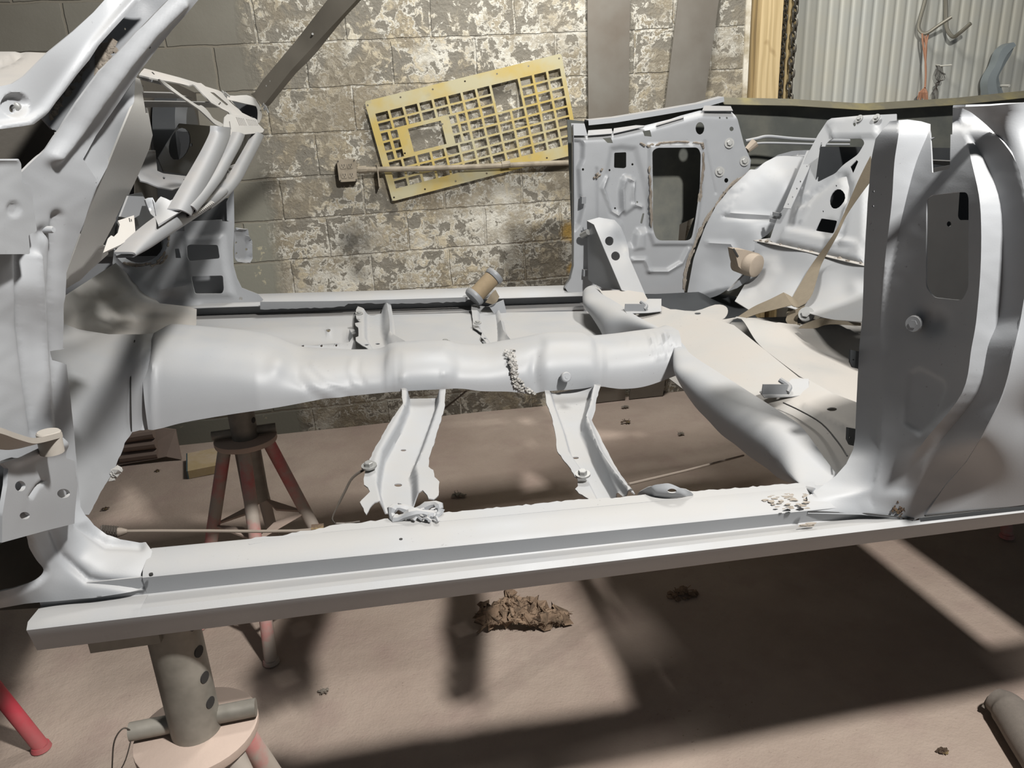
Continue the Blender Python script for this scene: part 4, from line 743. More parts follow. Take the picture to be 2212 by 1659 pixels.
# quarter skin on the far outside, seen from within through the openings
qs = [(1225, 258), (1262, 262), (1400, 243), (1500, 226), (1552, 211), (1700, 214), (1860, 224), (1960, 219), (2060, 212), (2212, 196), (2300, 190), (2300, 640), (1700, 640), (1478, 640), (1480, 520), (1500, 470), (1468, 485), (1462, 560), (1455, 640), (1290, 640), (1240, 620)]
OY = 2.80
sheet('far_quarter_panel', CARR, M['skin'], qs, [(1262, 262, 'y', OY), (1552, 211, 'y', OY), (1860, 224, 'y', OY+.02), (2212, 196, 'y', OY+.02), (1400, 600, 'y', OY-.02), (1700, 640, 'y', OY-.02), (1700, 400, 'y', OY+.04), (2212, 450, 'y', OY+.04), (1400, 400, 'y', OY+.03)], (), (), 14, .003)
grid('quarter_top_rail', CARR, M['primer2'], [[cu(q, 'y', OY)+np.array([0, -.055, -.012]), cu(q, 'y', OY)+np.array([0, -.05, .004]), cu(q, 'y', OY)+np.array([0, -.005, .008]), cu(q, 'y', OY)+np.array([0, .008, -.01])] for q in ((1262, 264), (1320, 258), (1400, 245), (1500, 228), (1550, 214))], th=.002)
grid('quarter_gutter', CARR, M['olive'], [[cu(q, 'y', OY)+np.array([0, .006, -.02]), cu(q, 'y', OY)+np.array([0, .01, .002]), cu(q, 'y', OY)+np.array([0, -.008, .006]), cu(q, 'y', OY)+np.array([0, -.05, -.02])] for q in ((1552, 214), (1700, 217), (1860, 227), (2060, 215), (2212, 199), (2330, 188))], th=.002)
mb = MB(); mb.tube(cr([cu(Z(7, q), 'y', 2.70) for q in ((1270, 275), (1350, 258), (1430, 243), (1600, 258), (1790, 268), (2000, 272))], 5), .006, 8); mb.tube(cr([cu(Z(7, q), 'y', 2.69) for q in ((1300, 300), (1380, 290), (1500, 290), (1780, 298), (2000, 300))], 5), .004, 8); mb.link('window_channel', M['primer'], CARR)
mb = MB(); P = [cu(Z(7, q), 'y', 2.67) for q in ((1280, 340), (1335, 288))]; mb.tube(P, [.012, .018], 10); mb.link('channel_end', M['beltdust'], CARR)
# brace running from the quarter panel down to the seat pan ----------------------------------
sheet('quarter_brace', CARR, PR, Z(7, [(155, 835), (240, 812), (350, 830), (395, 880), (425, 950), (445, 1020), (452, 1090), (575, 1375), (400, 1322), (205, 862)]), ZC(7, [(205, 862, 'y', 2.56), (340, 890, 'y', 2.56), (155, 840, 'y', 2.60), (350, 830, 'y', 2.62), (440, 1010, 'y', 2.60), (400, 1322, 'y', 2.36), (565, 1372, 'y', 2.36), (450, 1090, 'y', 2.49), (310, 1090, 'y', 2.46)]), [ell(*Z(7, (314, 978)), 9.6, 9.8, 16), ell(*Z(7, (357, 1083)), 9.6, 9.8, 16)], [('r', Z(7, [(330, 860), (400, 960), (440, 1060)]), 4, .004)], 6)
sheet('brace_web', CARR, M['primer2'], Z(7, [(205, 862), (400, 1322), (270, 1310), (205, 1280), (165, 1250), (160, 1000), (155, 835)]), ZC(7, [(205, 862, 'y', 2.565), (400, 1322, 'y', 2.365), (165, 1250, 'y', 2.60), (160, 1000, 'y', 2.62), (205, 1290, 'y', 2.56)]), (), (), 9)
mb = MB(); mb.tube([cu(Z(7, (120, 940)), 'y', 2.63), cu(Z(7, (165, 915)), 'y', 2.60)], .011, 10); mb.link('striker_pin', M['bolt'], CARR)
# ---------------------------------------------------------------- near lock pillar and quarter panel
JR = [(262, [(1922, 0), (1942, 1), (2010, 0), (2062, 1), (2068, 0), (2080, 0)], 1.02),
      (290, [(1893, 0), (1941, 1), (2004, 0), (2084, 1), (2092, 0), (2150, 0)], 1.03), (351, [(1881, 0), (1932, 1), (1979, 0), (2099, 1), (2129, 0), (2194, 0)], 1.03),
      (441, [(1873, 0), (1926, 1), (1955, 0), (2117, 1), (2161, 0), (2216, 0)], 1.03), (561, [(1867, 0), (1912, 1), (1929, 0), (2119, 1), (2166, 0), (2222, 0)], 1.03),
      (682, [(1863, 0), (1903, 1), (1910, 0), (2110, 1), (2158, 0), (2206, 0)], 1.03), (749, [(1856, 0), (1903, 1), (1908, 0), (2099, 1), (2134, 0), (2191, 0)], 1.028),
      (849, [(1851, 0), (1902, 1), (1906, 0), (2078, 1), (2111, 0), (2166, 0)], 1.022), (948, [(1846, 0), (1897, 1), (1900, 0), (2000, 1), (2036, 0), (2118, 0)], 1.01)]
SK = []; LR = []
for py, bp, y0 in JR:
    p = cu((bp[0][0], py), 'y', y0); x, y = p[0], p[1]; row = [(bp[0][0], y)]
    for (a, k), (b_, _) in zip(bp[:-1], bp[1:]):
        d = RC@v3((b_, py)); r_ = d[0]/d[1]
        yn = y-.004 if k else (x+.11*y)/(r_+.11)       # a step facing the doors side, or a steep face looking forward
        x, y = r_*yn, yn; row.append((b_, y))
    LR.append((py, row)); SK.append((bp[-1][0], py, 'y', y))
LR += [(998, [(1828, .995), (1893, .95), (1900, .945), (1965, .905), (2000, .888), (2088, .866)]), (1048, [(1776, .985), (1880, .945), (1890, .94), (1960, .912), (1985, .90), (2043, .887)]), (1075, [(1742, .965), (1850, .945), (1880, .94), (1950, .912), (1975, .905), (2020, .895)]), (1106, [(1745, .945), (1860, .938), (1890, .932), (1950, .915), (1970, .908), (1998, .902)]), (1130, [(1745, .945), (1860, .938), (1890, .932), (1950, .915), (1970, .908), (1998, .902)])]
LR = [(LR[0][0]-40, LR[0][1])]+LR
_q = cr([tuple([r_[0]]+[c for p in r_[1] for c in p]) for r_ in LR], 5); LR = [(q[0], [(q[1+2*i], q[2+2*i]) for i in range(6)]) for q in _q]
def rows_depth(px):
    out = np.zeros(len(px)); ys = [r_[0] for r_ in LR]
    for i, (a, b_) in enumerate(px):
        j = min(max(int(np.searchsorted(ys, b_))-1, 0), len(ys)-2); u = min(max((b_-ys[j])/(ys[j+1]-ys[j]), 0), 1)
        A = np.array(LR[j][1]); B = np.array(LR[j+1][1]); q = A+(B-A)*u; out[i] = tdep((a, b_), 'y', float(np.interp(a, q[:, 0], q[:, 1])))
    return out
EDG = cr([(2080, 234), (2104, 247), (2151, 290), (2195, 351), (2217, 441), (2222, 561), (2206, 682), (2191, 749), (2166, 849), (2118, 948)], 5)
jo = [(1922, 262), (1910, 276), (1891, 300), (1882, 345), (1874, 441), (1867, 561), (1863, 682), (1856, 749), (1851, 849), (1847, 948), (1843, 970), (1828, 1002), (1805, 1028), (1776, 1050), (1742, 1074), (1745, 1109), (1860, 1112), (1975, 1124), (1996, 1114), (2041, 1048), (2086, 998), *EDG[::-1], (2058, 232), (2057, 290), (2010, 298), (2010, 268), (1990, 262), (1960, 258)]
jh = [rr(Z(9, [(1000, 770), (1030, 735), (1240, 712), (1290, 715), (1302, 760), (1300, 1400), (1255, 1490), (1050, 1470), (995, 1390)]), 9), rr(Z(9, [(1030, 335), (1100, 300), (1172, 290), (1168, 545), (1040, 575)]), 3)]
jh += [ell(*Z(9, q), 2.2, 2.8, 8) for q in ((621, 708), (616, 813))]
jo = [p for p in jo]
sheet('lock_pillar', CARR, PR, jo, rows_depth, jh, [('p', Z(10, [(800, 470), (860, 440), (1020, 520), (1030, 580), (960, 760), (870, 870), (760, 800)]), 5, -.0025), ('d', Z(10, (950, 130)), 26, -.010), ('n', .0006, 14)], 6, .0025, 60, [[(r_[1][i][0], r_[0]) for r_ in LR if 262 < r_[0] < 1100] for i in (1, 2, 3, 4)])
p = cu(Z(10, (845, 145)), 'x', 0.80); mb = MB(); d = nrm(np.array([-.9, -.35, 0])); p = cu(Z(10, (845, 145)), 'y', .93); mb.tube([p-d*.05, p-d*.004, p+d*.006, p+d*.010], [.0075, .0075, .0125, .0115], 16); mb.tube([p+d*.0095, p+d*.0108], .0065, 6); mb.link('striker', PR, CARR)
for q in ((435, 385), (415, 890)): a = Z(10, q); sheet('trim_clip', CARR, M['inner'], [(a[0]-7, a[1]-22), (a[0]+14, a[1]-18), (a[0]+14, a[1]+20), (a[0]-2, a[1]+16), (a[0]-8, a[1]+4)], [(a[0], a[1], 'y', 1.03), (a[0], a[1]+20, 'y', 1.03), (a[0]+14, a[1], 'y', 1.04)], [ell(a[0]-1, a[1], 2, 2.4, 7)], (), 6)
# inner wall of the pillar cavity coloured black for its shade, with an opening, seen through the large hole
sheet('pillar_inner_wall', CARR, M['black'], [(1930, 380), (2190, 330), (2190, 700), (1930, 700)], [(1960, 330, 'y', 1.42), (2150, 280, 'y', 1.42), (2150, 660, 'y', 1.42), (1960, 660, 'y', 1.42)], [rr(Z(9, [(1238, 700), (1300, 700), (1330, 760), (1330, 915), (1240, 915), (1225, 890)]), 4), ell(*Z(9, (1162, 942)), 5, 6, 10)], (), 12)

SC_ = SK+[(2058, 232, 'y', .86), (2090, 236, 'y', .85), (2150, 232, 'y', .86), (2300, 215, 'y', .87), (2300, 450, 'y', .79), (2300, 700, 'y', .795), (2300, 900, 'y', .83), (2300, 1085, 'y', .895), (2650, 180, 'y', .87), (2650, 420, 'y', .79), (2650, 700, 'y', .795), (2650, 1044, 'y', .895), (2212, 1092, 'y', .898), (2088, 998, 'y', .868), (2041, 1048, 'y', .888), (2000, 1112, 'y', .900), (2100, 1102, 'y', .900), (2212, 900, 'y', .838)]
so = [(2058, 232), *EDG, (2088, 998), (2043, 1048), (1998, 1114), (2110, 1102), (2212, 1091), (2320, 1079), (2650, 1044), (2650, 180), (2320, 208), (2212, 222), (2140, 228)]
sheet('quarter_panel', CARR, PR, so, SC_, (), [('n', .0008, 30)], 12, .0025)
mb = MB(); r = random.Random(9)
for i in range(110): q = Z(10, (800+r.gauss(0, 45), 1355+r.gauss(0, 36))); mb.ball(cu(q, 'y', .905+.0006*(1122-q[1])*0+.012*(1-min(1, (q[0]-1940)/60))), r.uniform(.0012, .004), (1.3, .3, 1.1), i, .5)
mb.link('rust_patch', M['rustdark'], CARR)
mb = MB()
for i in range(40): q = (1690+r.uniform(-40, 55), 1078+r.uniform(-12, 22)); mb.ball(cu(q, 'z', -.5475), r.uniform(.002, .0045), (1.6, .6, .3), i, .5)
for i in range(10): q = (1740+r.uniform(-8, 14), 1134+r.uniform(-3, 3)); mb.ball(cu(q, 'y', .92), r.uniform(.003, .005), (1.6, .5, .4), i, .5)
mb.link('filler_flakes', M['seam'], CARR)
mb = MB(); P = [cu(q, 'y', yy) for q, yy in (((1742, 1074), .962), ((1744, 1105), .945), ((1860, 1108), .939), ((1975, 1121), .906))]; mb.tube(P, .0011, 6); P = [cu(q, 'y', .8995) for q in ((1998, 1114), (2110, 1102), (2212, 1091), (2320, 1080))]; mb.tube(P, .0013, 6); mb.link('seam_line', M['black'], CARR)
# ---------------------------------------------------------------- near hinge pillar
po = Z(1, [(1330, -90), (1240, 0), (1000, 240), (860, 400), (740, 530), (565, 765), (440, 960), (300, 1150), (160, 1285)])+[(20, 384), (-170, 400), (-170, 1322)]+Z(4, [(-30, 640), (160, 606), (600, 568), (926, 518), (945, 380), (976, 270), (935, 208)])+Z(3, [(1080, 1622), (900, 1600), (800, 1570), (705, 1500), (640, 1425), (610, 1360), (590, 1200), (552, 800), (520, 480), (497, 302), (437, 268), (425, 205), (485, 185)])+Z(2, [(474, 1560), (478, 1230), (490, 1170), (497, 1000), (540, 850), (640, 590)])+Z(1, [(690, 1470), (722, 1340), (620, 1188), (720, 1010), (1000, 600), (1060, 510), (1280, 230), (1480, 0), (1570, -90)])
PCt = [(*Z(1, (a, b_)), 'y', y) for a, b_, y in ((1240, 0, 1.06), (1480, 0, 1.10), (860, 400, 1.01), (1060, 510, 1.06), (565, 765, .97), (720, 1010, 1.03), (300, 1150, .935), (620, 1188, 1.0))]+[(207, 392, 'y', 1.02), (185, 470, 'y', 1.01), (150, 590, 'y', 1.0), (138, 760, 'y', 1.0), (152, 860, 'y', 1.0), (172, 1080, 'y', 1.0), (186, 1112, 'y', 1.0), (232, 1155, 'y', 1.0), (310, 1170, 'y', .998), (326, 1190, 'y', .985), (311, 1272, 'y', .947), (180, 1290, 'y', .940), (54, 1304, 'y', .928), (-50, 1314, 'y', .91),
       (0, 500, 'x', -.352), (60, 620, 'x', -.345), (0, 700, 'x', -.362), (90, 800, 'x', -.36), (0, 950, 'x', -.372), (110, 1000, 'x', -.37), (-60, 700, 'x', -.365), (-160, 600, 'x', -.37), (-160, 1000, 'x', -.38), (0, 1150, 'x', -.385), (100, 1120, 'x', -.372), (200, 1220, 'y', .955), (100, 1200, 'y', .93), (0, 1260, 'y', .87)]
hol = Z(4, [(-150, 130), (60, 160), (200, 175), (215, 260), (255, 330), (318, 400), (250, 470), (120, 530), (-20, 570), (-150, 580)])
shade_cut = [(-160, 1140)]+cr(Z(4, [(60, 160), (185, 172), (215, 260), (262, 335), (300, 400), (250, 465), (120, 525), (-20, 565)]), 4)+[(-160, 1300)]  # cut-out in the shape of the shaded patch on the pillar
sheet('hinge_pillar', CARR, PR, po, PCt, [shade_cut, ell(*Z(1, (1110, 350)), 3, 3, 8)], [('r', Z(1, [(1330, 20), (1100, 240), (940, 430), (800, 610), (620, 850), (480, 1060), (400, 1160)]), 17, .012), ('p', shade_cut, 9, -.012), ('r', Z(3, [(150, -900), (165, 0), (200, 300), (270, 800)]), 11, -.007), ('r', Z(3, [(260, -500), (300, 200), (340, 800)]), 11, .008), ('r', Z(3, [(430, -800), (400, -200), (420, 200), (470, 800), (520, 1200), (600, 1500), (800, 1640), (1040, 1650)]), 11, -.008), ('d', Z(2, (330, 700)), 14, -.006), ('r', Z(4, [(350, 150), (400, 300), (560, 450), (880, 500)]), 10, -.006), ('n', .0008, 14)], 5, .0025, 75)
sheet('pillar_shade_sheet', CARR, M['dark'], [(-190, 1080), (130, 1080), (140, 1310), (-190, 1330)], [(-80, 1080, 'y', .98), (130, 1080, 'y', 1.06), (140, 1300, 'y', 1.02), (-80, 1330, 'y', .95)], (), (), 16)  # dark sheet behind the cut-out, coloured as shade on the curved pillar
p = cu(Z(2, (325, 675)), 'y', .955); mb = MB(); mb.tube([p+[-.02, 0, 0], p+[.010, -.004, 0], p+[.012, -.005, 0]], [.004, .004, .003], 12); mb.link('pillar_stud', PR, CARR)
sheet('hinge_plate', CARR, PR, rr(Z(2, [(-500, 152), (130, 148), (157, 180), (165, 330), (235, 350), (250, 480), (275, 690), (214, 716), (224, 860), (-500, 864)]), 4), [(0, 345, 'x', -.325), (0, 540, 'x', -.330), (75, 500, 'x', -.328), (-50, 450, 'x', -.325)], (), [('p', ell(*Z(2, (105, 525)), 14, 15, 20), 4, -.0022), ('r', Z(2, [(-100, 160), (120, 160)]), 5, .002), ('n', .0006, 12)], 6, .006)
hp = sheet('hinge_bracket', CARR, PR, Z(3, [(15, 1632), (18, 1420), (55, 1200), (60, 1080), (20, 1040), (100, 1000), (300, 905), (380, 860), (458, 846), (480, 900), (492, 1000), (556, 1022), (580, 1200), (560, 1400), (556, 1490), (350, 1540)]), [(*Z(3, (15, 1632)), 'x', -.352), (*Z(3, (60, 1080)), 'x', -.340), (*Z(3, (458, 850)), 'x', -.346), (*Z(3, (556, 1450)), 'x', -.356), (*Z(3, (300, 1300)), 'x', -.345)],
      [ell(*Z(3, (152, 1210)), 11.5, 11.5, 16), ell(*Z(3, (185, 1430)), 11, 8, 14), ell(*Z(3, (475, 1265)), 14, 10, 16)], [('r', Z(3, [(120, 1010), (320, 930), (460, 900)]), 14, .006), ('r', Z(3, [(230, 1290), (280, 1210), (330, 1170)]), 3, -.004), ('n', .0012, 5)], 5, .004)
c = cu(Z(3, (365, 828)), 'x', -.325); HZ = float(c[2])         # flat hinge leaf lying level on the bracket, reaching outwards
pa = cr([cu(Z(3, q), 'x', -.325) for q in ((365, 830), (290, 850), (210, 868), (130, 872), (0, 842), (-120, 806), (-330, 760))], 4); wd_ = np.interp(np.linspace(0, 1, len(pa)), [0, .15, .4, .6, 1], [.0125, .0115, .010, .012, .014])
rows = []
for i, (p, w_) in enumerate(zip(pa, wd_)):
    p = np.array(p); e = nrm(np.array([1., .35, .12])); rows.append([p-e*w_, p+e*w_, p+e*w_-[0, 0, .006], p-e*w_-[0, 0, .006]])
grid('hinge_arm', hp, M['beltdust2'], rows, closed=True, caps=True, ang=40)
M_ = MB(); c = np.array(pa[0]); M_.tube([c+np.array([0, 0, -.02]), c+np.array([0, 0, .003]), c+np.array([0, 0, .0045])], [.0118, .0118, .0105], 24); M_.link('hinge_pin', M['beltdust2'], hp)
sheet('hinge_shade_sheet', CARR, M['inner'], Z(3, [(-60, 1040), (50, 1055), (70, 1110), (40, 1320), (15, 1420), (12, 1640), (-60, 1660)]), [(*Z(3, (-60, 1040)), 'x', -.36), (*Z(3, (60, 1100)), 'x', -.358), (*Z(3, (12, 1640)), 'x', -.365), (*Z(3, (-60, 1660)), 'x', -.365)], (), (), 14)  # dark sheet standing in for the shadow beside the bracket
# windscreen post -----------------------------------------------------------------------
def yc_(pts): return [(*Z(1, (a, b)), 'y', y) for a, b, y in pts]
sheet('windscreen_flange', CARR, PR, Z(1, [(860, -90), (780, 0), (700, 90), (550, 230), (360, 390), (180, 570), (90, 625), (-80, 662), (-80, 968), (0, 968), (150, 945), (240, 930), (330, 862), (400, 762), (470, 682), (560, 560), (660, 450), (730, 340), (880, 180), (1050, 0), (1140, -90)]),
      yc_([(780, 0, 1.02), (1050, 0, 1.04), (550, 230, .97), (730, 340, .99), (360, 390, .93), (500, 640, .95), (90, 630, .88), (-60, 660, .86), (-60, 960, .84), (150, 940, .87), (300, 880, .91)]), [ell(*Z(1, (145, 800)), 7, 8, 14)], [('p', ell(*Z(1, (115, 780)), 28, 23, 20), 5, -.008), ('r', Z(1, [(1000, 0), (700, 330), (480, 620), (330, 820), (200, 920), (0, 950)]), 10, .004)], 4)
p = cu(Z(1, (145, 800)), 'y', .90); mb = MB(); mb.tube([p+[0, .01, 0], p+[0, -.012, 0], p+[0, -.013, 0]], [.0045, .0045, .003], 12); mb.tube([p+[0, .004, 0], p+[0, .001, 0]], .009, 14); mb.link('cowl_bolt', M['bolt'], CARR)
sheet('cowl_top', CARR, M['dusty'], Z(1, [(-80, 385), (150, 385), (357, 396), (300, 470), (200, 560), (90, 640), (-80, 670)]), [(0, 187, 'y', .97), (50, 176, 'y', .99), (0, 112, 'y', 1.28), (98, 115, 'y', 1.30)], (), [('r', Z(1, [(-50, 500), (100, 440), (160, 400)]), 6, -.004)], 10)
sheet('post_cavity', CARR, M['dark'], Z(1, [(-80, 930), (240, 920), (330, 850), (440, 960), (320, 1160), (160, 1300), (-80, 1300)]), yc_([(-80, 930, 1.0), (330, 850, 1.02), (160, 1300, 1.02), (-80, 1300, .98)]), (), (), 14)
gr = sheet('post_groove', CARR, M['primer2'], Z(1, [(1130, -90), (1040, 0), (870, 180), (725, 335), (655, 445), (550, 560), (462, 682), (392, 762), (310, 880), (420, 1000), (480, 930), (575, 770), (750, 535), (870, 400), (1015, 240), (1250, 0), (1330, -90)]),
      yc_([(1040, 0, 1.085), (1250, 0, 1.095), (725, 335, 1.03), (870, 400, 1.05), (462, 682, .985), (575, 770, 1.01), (320, 880, .955), (420, 1000, .975)]), [ell(*Z(1, (938, 215)), 3, 3, 8), ell(*Z(1, (837, 323)), 2.2, 2.2, 8), ell(*Z(1, (713, 432)), 2.4, 2.6, 8), ell(*Z(1, (398, 985)), 7, 5, 10)], (), 8)
mb = MB(); r = random.Random(12)
for i in range(150):
    u = r.random(); a = 680+u*150+r.gauss(0, 25); b_ = 520-u*170+r.gauss(0, 18); q = Z(1, (a, b_)); mb.ball(cu(q, 'y', 1.028), r.uniform(.0015, .004), (1.4, .3, 1.4), i, .5)
for i in range(60):
    u = r.random(); q = Z(1, (360+u*300+r.gauss(0, 8), 880-u*430+r.gauss(0, 8))); mb.ball(cu(q, 'y', .965+.055*u), r.uniform(.002, .0045), (1, .4, 1), i, .5)
mb.link('rust_patch', M['rust'], gr)
# panel between post and dash opening ------------------------------------------------------
CR = Z(1, [(1000, 760), (900, 1000), (800, 1250), (722, 1400)])+Z(2, [(650, 560), (610, 690)])
sheet('dash_end_panel', CARR, M['dusty'], Z(1, [(1012, 575), (1045, 590), (1065, 650), (1110, 850), (1140, 1010), (1115, 1110), (1035, 1300), (950, 1480)])+Z(2, [(860, 620), (770, 790), (870, 872), (870, 885), (660, 1075), (490, 1175), (496, 1000), (560, 830)])+CR[::-1],
      yc_([(1012, 600, 1.12), (1045, 590, 1.14), (1140, 1010, 1.18), (1035, 1300, 1.18), (1000, 760, 1.09), (800, 1250, 1.07)])+[(*Z(2, (610, 690)), 'y', 1.05), (*Z(2, (860, 620)), 'y', 1.16), (*Z(2, (490, 1170)), 'y', 1.06), (*Z(2, (870, 880)), 'y', 1.22), (*Z(2, (560, 830)), 'y', 1.05), (*Z(2, (770, 790)), 'y', 1.15)], [Z(1, [(1062, 685), (1085, 700), (1106, 848), (1090, 850)])], [('p', Z(2, [(480, 1190), (490, 1080), (640, 980), (760, 830), (900, 830), (900, 900), (660, 1090)]), 6, -.012)], 7)
sheet('dash_end_return', CARR, PR, Z(1, [(620, 1195), (720, 1010), (1000, 605), (1012, 575)])+CR+Z(2, [(640, 580), (690, 440), (722, 330)]), yc_([(620, 1195, 1.02), (1012, 590, 1.115), (1000, 760, 1.088), (800, 1250, 1.068), (720, 1010, 1.05)])+[(*Z(2, (722, 330)), 'y', 1.035), (*Z(2, (610, 690)), 'y', 1.048)], (), (), 7)
grid('cowl_side_panel', CARR, PR, [[(x, .86-.012*math.sin(3*(z+.6)), z) for z in np.linspace(-.60, -.01, 10)] for x in (-.47, -.6, -.9, -1.3)], th=.002)
grid('firewall_near_half', CARR, M['dark'], [[(-.66, y, z) for z in (-.36, -.15, .03)] for y in (.90, 1.3, 1.7, 1.9)], th=.002)
# ---------------------------------------------------------------- dash frame (faces the cabin)
DX = -.24
def xd(pts, k=15): return [(*Z(k, (a, b)), 'x', DX+dx) for a, b, dx in pts]
PL = M['dusty']
sheet('dash_top_rail', CARR, PL, Z(15, [(105, 215), (130, 180), (165, 143), (330, 185), (560, 245), (760, 305), (800, 308), (850, 345), (990, 388), (1060, 420), (1260, 640), (1430, 722), (1090, 655), (1010, 615), (900, 540), (690, 345), (560, 312), (450, 290), (330, 270), (220, 245)]), xd([(165, 143, -.10), (760, 305, -.09), (990, 388, -.085), (220, 245, -.03), (690, 345, -.03), (1010, 615, -.01), (1430, 722, -.01), (1260, 640, -.05)]), [Z(15, [(240, 185), (258, 182), (285, 212), (270, 212)]), rr(Z(15, [(900, 408), (945, 415), (1108, 552), (1085, 560)]), 2), Z(15, [(990, 545), (1015, 520), (1025, 530), (1005, 555)])], [('r', Z(15, [(700, 350), (1010, 610), (1090, 650)]), 4, .006), ('n', .0008, 8)], 5)
sheet('dash_top_edge', CARR, M['primer2'], Z(15, [(105, 225), (330, 250), (420, 340), (150, 275)]), xd([(105, 225, -.06), (330, 250, -.06), (420, 340, -.06), (150, 275, -.06)]), (), (), 6)
sheet('dash_brow', CARR, PL, cr(Z(15, [(330, 262), (400, 300), (470, 350), (600, 450), (760, 555), (800, 555), (850, 590), (900, 650), (940, 705), (1045, 765), (1030, 795), (960, 770), (890, 705), (820, 640), (760, 590), (600, 480), (470, 390), (380, 320)]), 3, True), xd([(330, 262, .0), (600, 460, .01), (800, 600, .012), (1045, 775, .01), (900, 690, .012)]), (), (), 4)
lv = [Z(15, [(1190+i*19, 690+i*3.4), (1199+i*19, 692+i*3.4), (1238+i*18.5, 785+i*.2), (1228+i*18.5, 785+i*.2)]) for i in (0, 1, 2, 3, 4, 6, 7, 8, 9, 10, 11)]
sheet('dash_vent_panel', CARR, PL, Z(15, [(1060, 690), (1095, 655), (1260, 675), (1400, 700), (1428, 720), (1440, 765), (1508, 830), (1490, 862), (1260, 885), (1130, 895), (1095, 870), (1050, 790)]), xd([(1060, 700, .0), (1428, 722, -.0), (1500, 850, .02), (1100, 890, .02), (1260, 780, .015)]), lv+[rr(Z(15, [(1112, 740), (1122, 735), (1138, 825), (1128, 832)]), 1)], [('n', .0005, 8)], 4)
def bar(name, axis, w, dx, h=.02, mm=None, k=15, n=14):
    """pressed bar of the dash: half-round towards the cabin, open behind"""
    m_ = len(axis); ws = list(w) if len(w) == m_ else list(np.linspace(w[0], w[1], m_)); A = cr([Z(k, q)+(ww,) for q, ww in zip(axis, ws)], 6); rows = []
    for i, p in enumerate(A):
        a, b_ = np.array(A[max(i-1, 0)][:2]), np.array(A[min(i+1, len(A)-1)][:2]); t = nrm(b_-a); nn = np.array([-t[1], t[0]]); c = np.array(p[:2])
        l, r_, cc = cu(c+nn*p[2]/2, 'x', DX+dx), cu(c-nn*p[2]/2, 'x', DX+dx), cu(c, 'x', DX+dx); row = [l+[-.005, 0, 0]]
        for j in range(n+1):
            th = math.pi*j/n; cs = math.copysign(abs(math.cos(th))**.75, math.cos(th)); row.append(cc+(l-cc)*max(cs, 0)+(r_-cc)*max(-cs, 0)+np.array([h*math.sin(th)**.8, 0, 0]))
        row.append(r_+[-.005, 0, 0]); rows.append(row)
    return grid(name, CARR, mm or M['primer2'], rows, th=.002, ang=60)
bar('dash_upper_bar', [(1010, 800), (1000, 900), (930, 1060), (830, 1250), (700, 1480), (610, 1640), (540, 1770)], (27, 29), .03, .011)
bar('dash_middle_bar', [(1215, 880), (1160, 1000), (1060, 1170), (960, 1340), (860, 1470), (740, 1610), (640, 1720)], (14, 21), .035, .009)
bar('dash_lower_bar', [(1440, 880), (1380, 1000), (1260, 1220), (1170, 1380), (1060, 1510), (960, 1590), (830, 1680)], (16, 18), .02, .009)
sheet('dash_slot_back', CARR, M['inner'], Z(15, [(1090, 860), (1380, 870), (1500, 860), (1200, 1400), (860, 1659), (700, 1620), (830, 1395)]), xd([(1090, 860, -.03), (1500, 860, -.03), (1200, 1400, -.03), (700, 1620, -.03), (860, 1659, -.03)]), (), (), 9)
sheet('dash_bracket', CARR, PL, Z(15, [(1090, 1260), (1150, 1230), (1190, 1215), (1170, 1300), (1120, 1400), (1090, 1380), (1110, 1310)]), xd([(1090, 1260, .01), (1190, 1215, .01), (1120, 1400, .01)]), [ell(*Z(15, (1130, 1275)), 4, 4, 8)], (), 5)
# lower edge of the dash, running from the far end down towards the camera
bar('dash_lower_rail', [(1640, 385), (1560, 440), (1450, 505), (1320, 580), (1180, 670), (1040, 770), (960, 825), (900, 866)], (12, 22, 30, 34, 32, 24, 15, 5), .02, .012, None, 2)
sheet('dash_rail_bracket', CARR, M['primer'], Z(2, [(1085, 455), (1105, 440), (1140, 438), (1160, 480), (1180, 450), (1200, 430), (1240, 445), (1270, 460), (1320, 440), (1330, 385), (1400, 400), (1500, 340), (1540, 420), (1420, 500), (1300, 570), (1180, 640), (1160, 590), (1125, 560), (1100, 500)]), xd([(1085, 455, .0), (1240, 445, .02), (1330, 390, .02), (1540, 400, .025), (1300, 570, .035), (1180, 640, .035), (1125, 560, .0)], 2), [Z(2, [(1322, 415), (1330, 412), (1332, 440), (1324, 440)]), Z(2, [(1137, 455), (1142, 455), (1166, 575), (1161, 580)])], (), 6)
mb = MB()
for i in range(13): q = Z(2, (1430+i*11.5, 560-i*7.5)); p = cu(q, 'x', DX+.035); q2 = Z(2, (1452+i*11.5, 568-i*7.5)); mb.tube([p, cu(q2, 'x', DX+.037)], .0022, 5)
mb.link('vent_rib', PL, CARR)
hd = sheet('dash_far_cap', CARR, PL, cr(Z(15, [(1010, 415), (1060, 440), (1180, 450), (1310, 442), (1400, 480), (1455, 545), (1478, 620), (1480, 690), (1450, 755), (1436, 735), (1440, 640), (1430, 580), (1400, 560), (1300, 540), (1180, 510), (1100, 490)]), 2, True), [(*Z(15, (1060, 440)), 'y', 2.48), (*Z(15, (1310, 450)), 'y', 2.60), (*Z(15, (1478, 640)), 'y', 2.64), (*Z(15, (1100, 490)), 'y', 2.44), (*Z(15, (1436, 735)), 'y', 2.56)], (), [('n', .001, 6)], 4)
for a in ((1030, 440), (1060, 455), (1080, 470)): mb = MB(); p = cu(Z(15, a), 'y', 2.42); mb.tube([p, p+[.004, -.004, .01], p+[.01, .0, .002]], .003, 6); mb.link('spring_clip', M['bolt'], CARR)
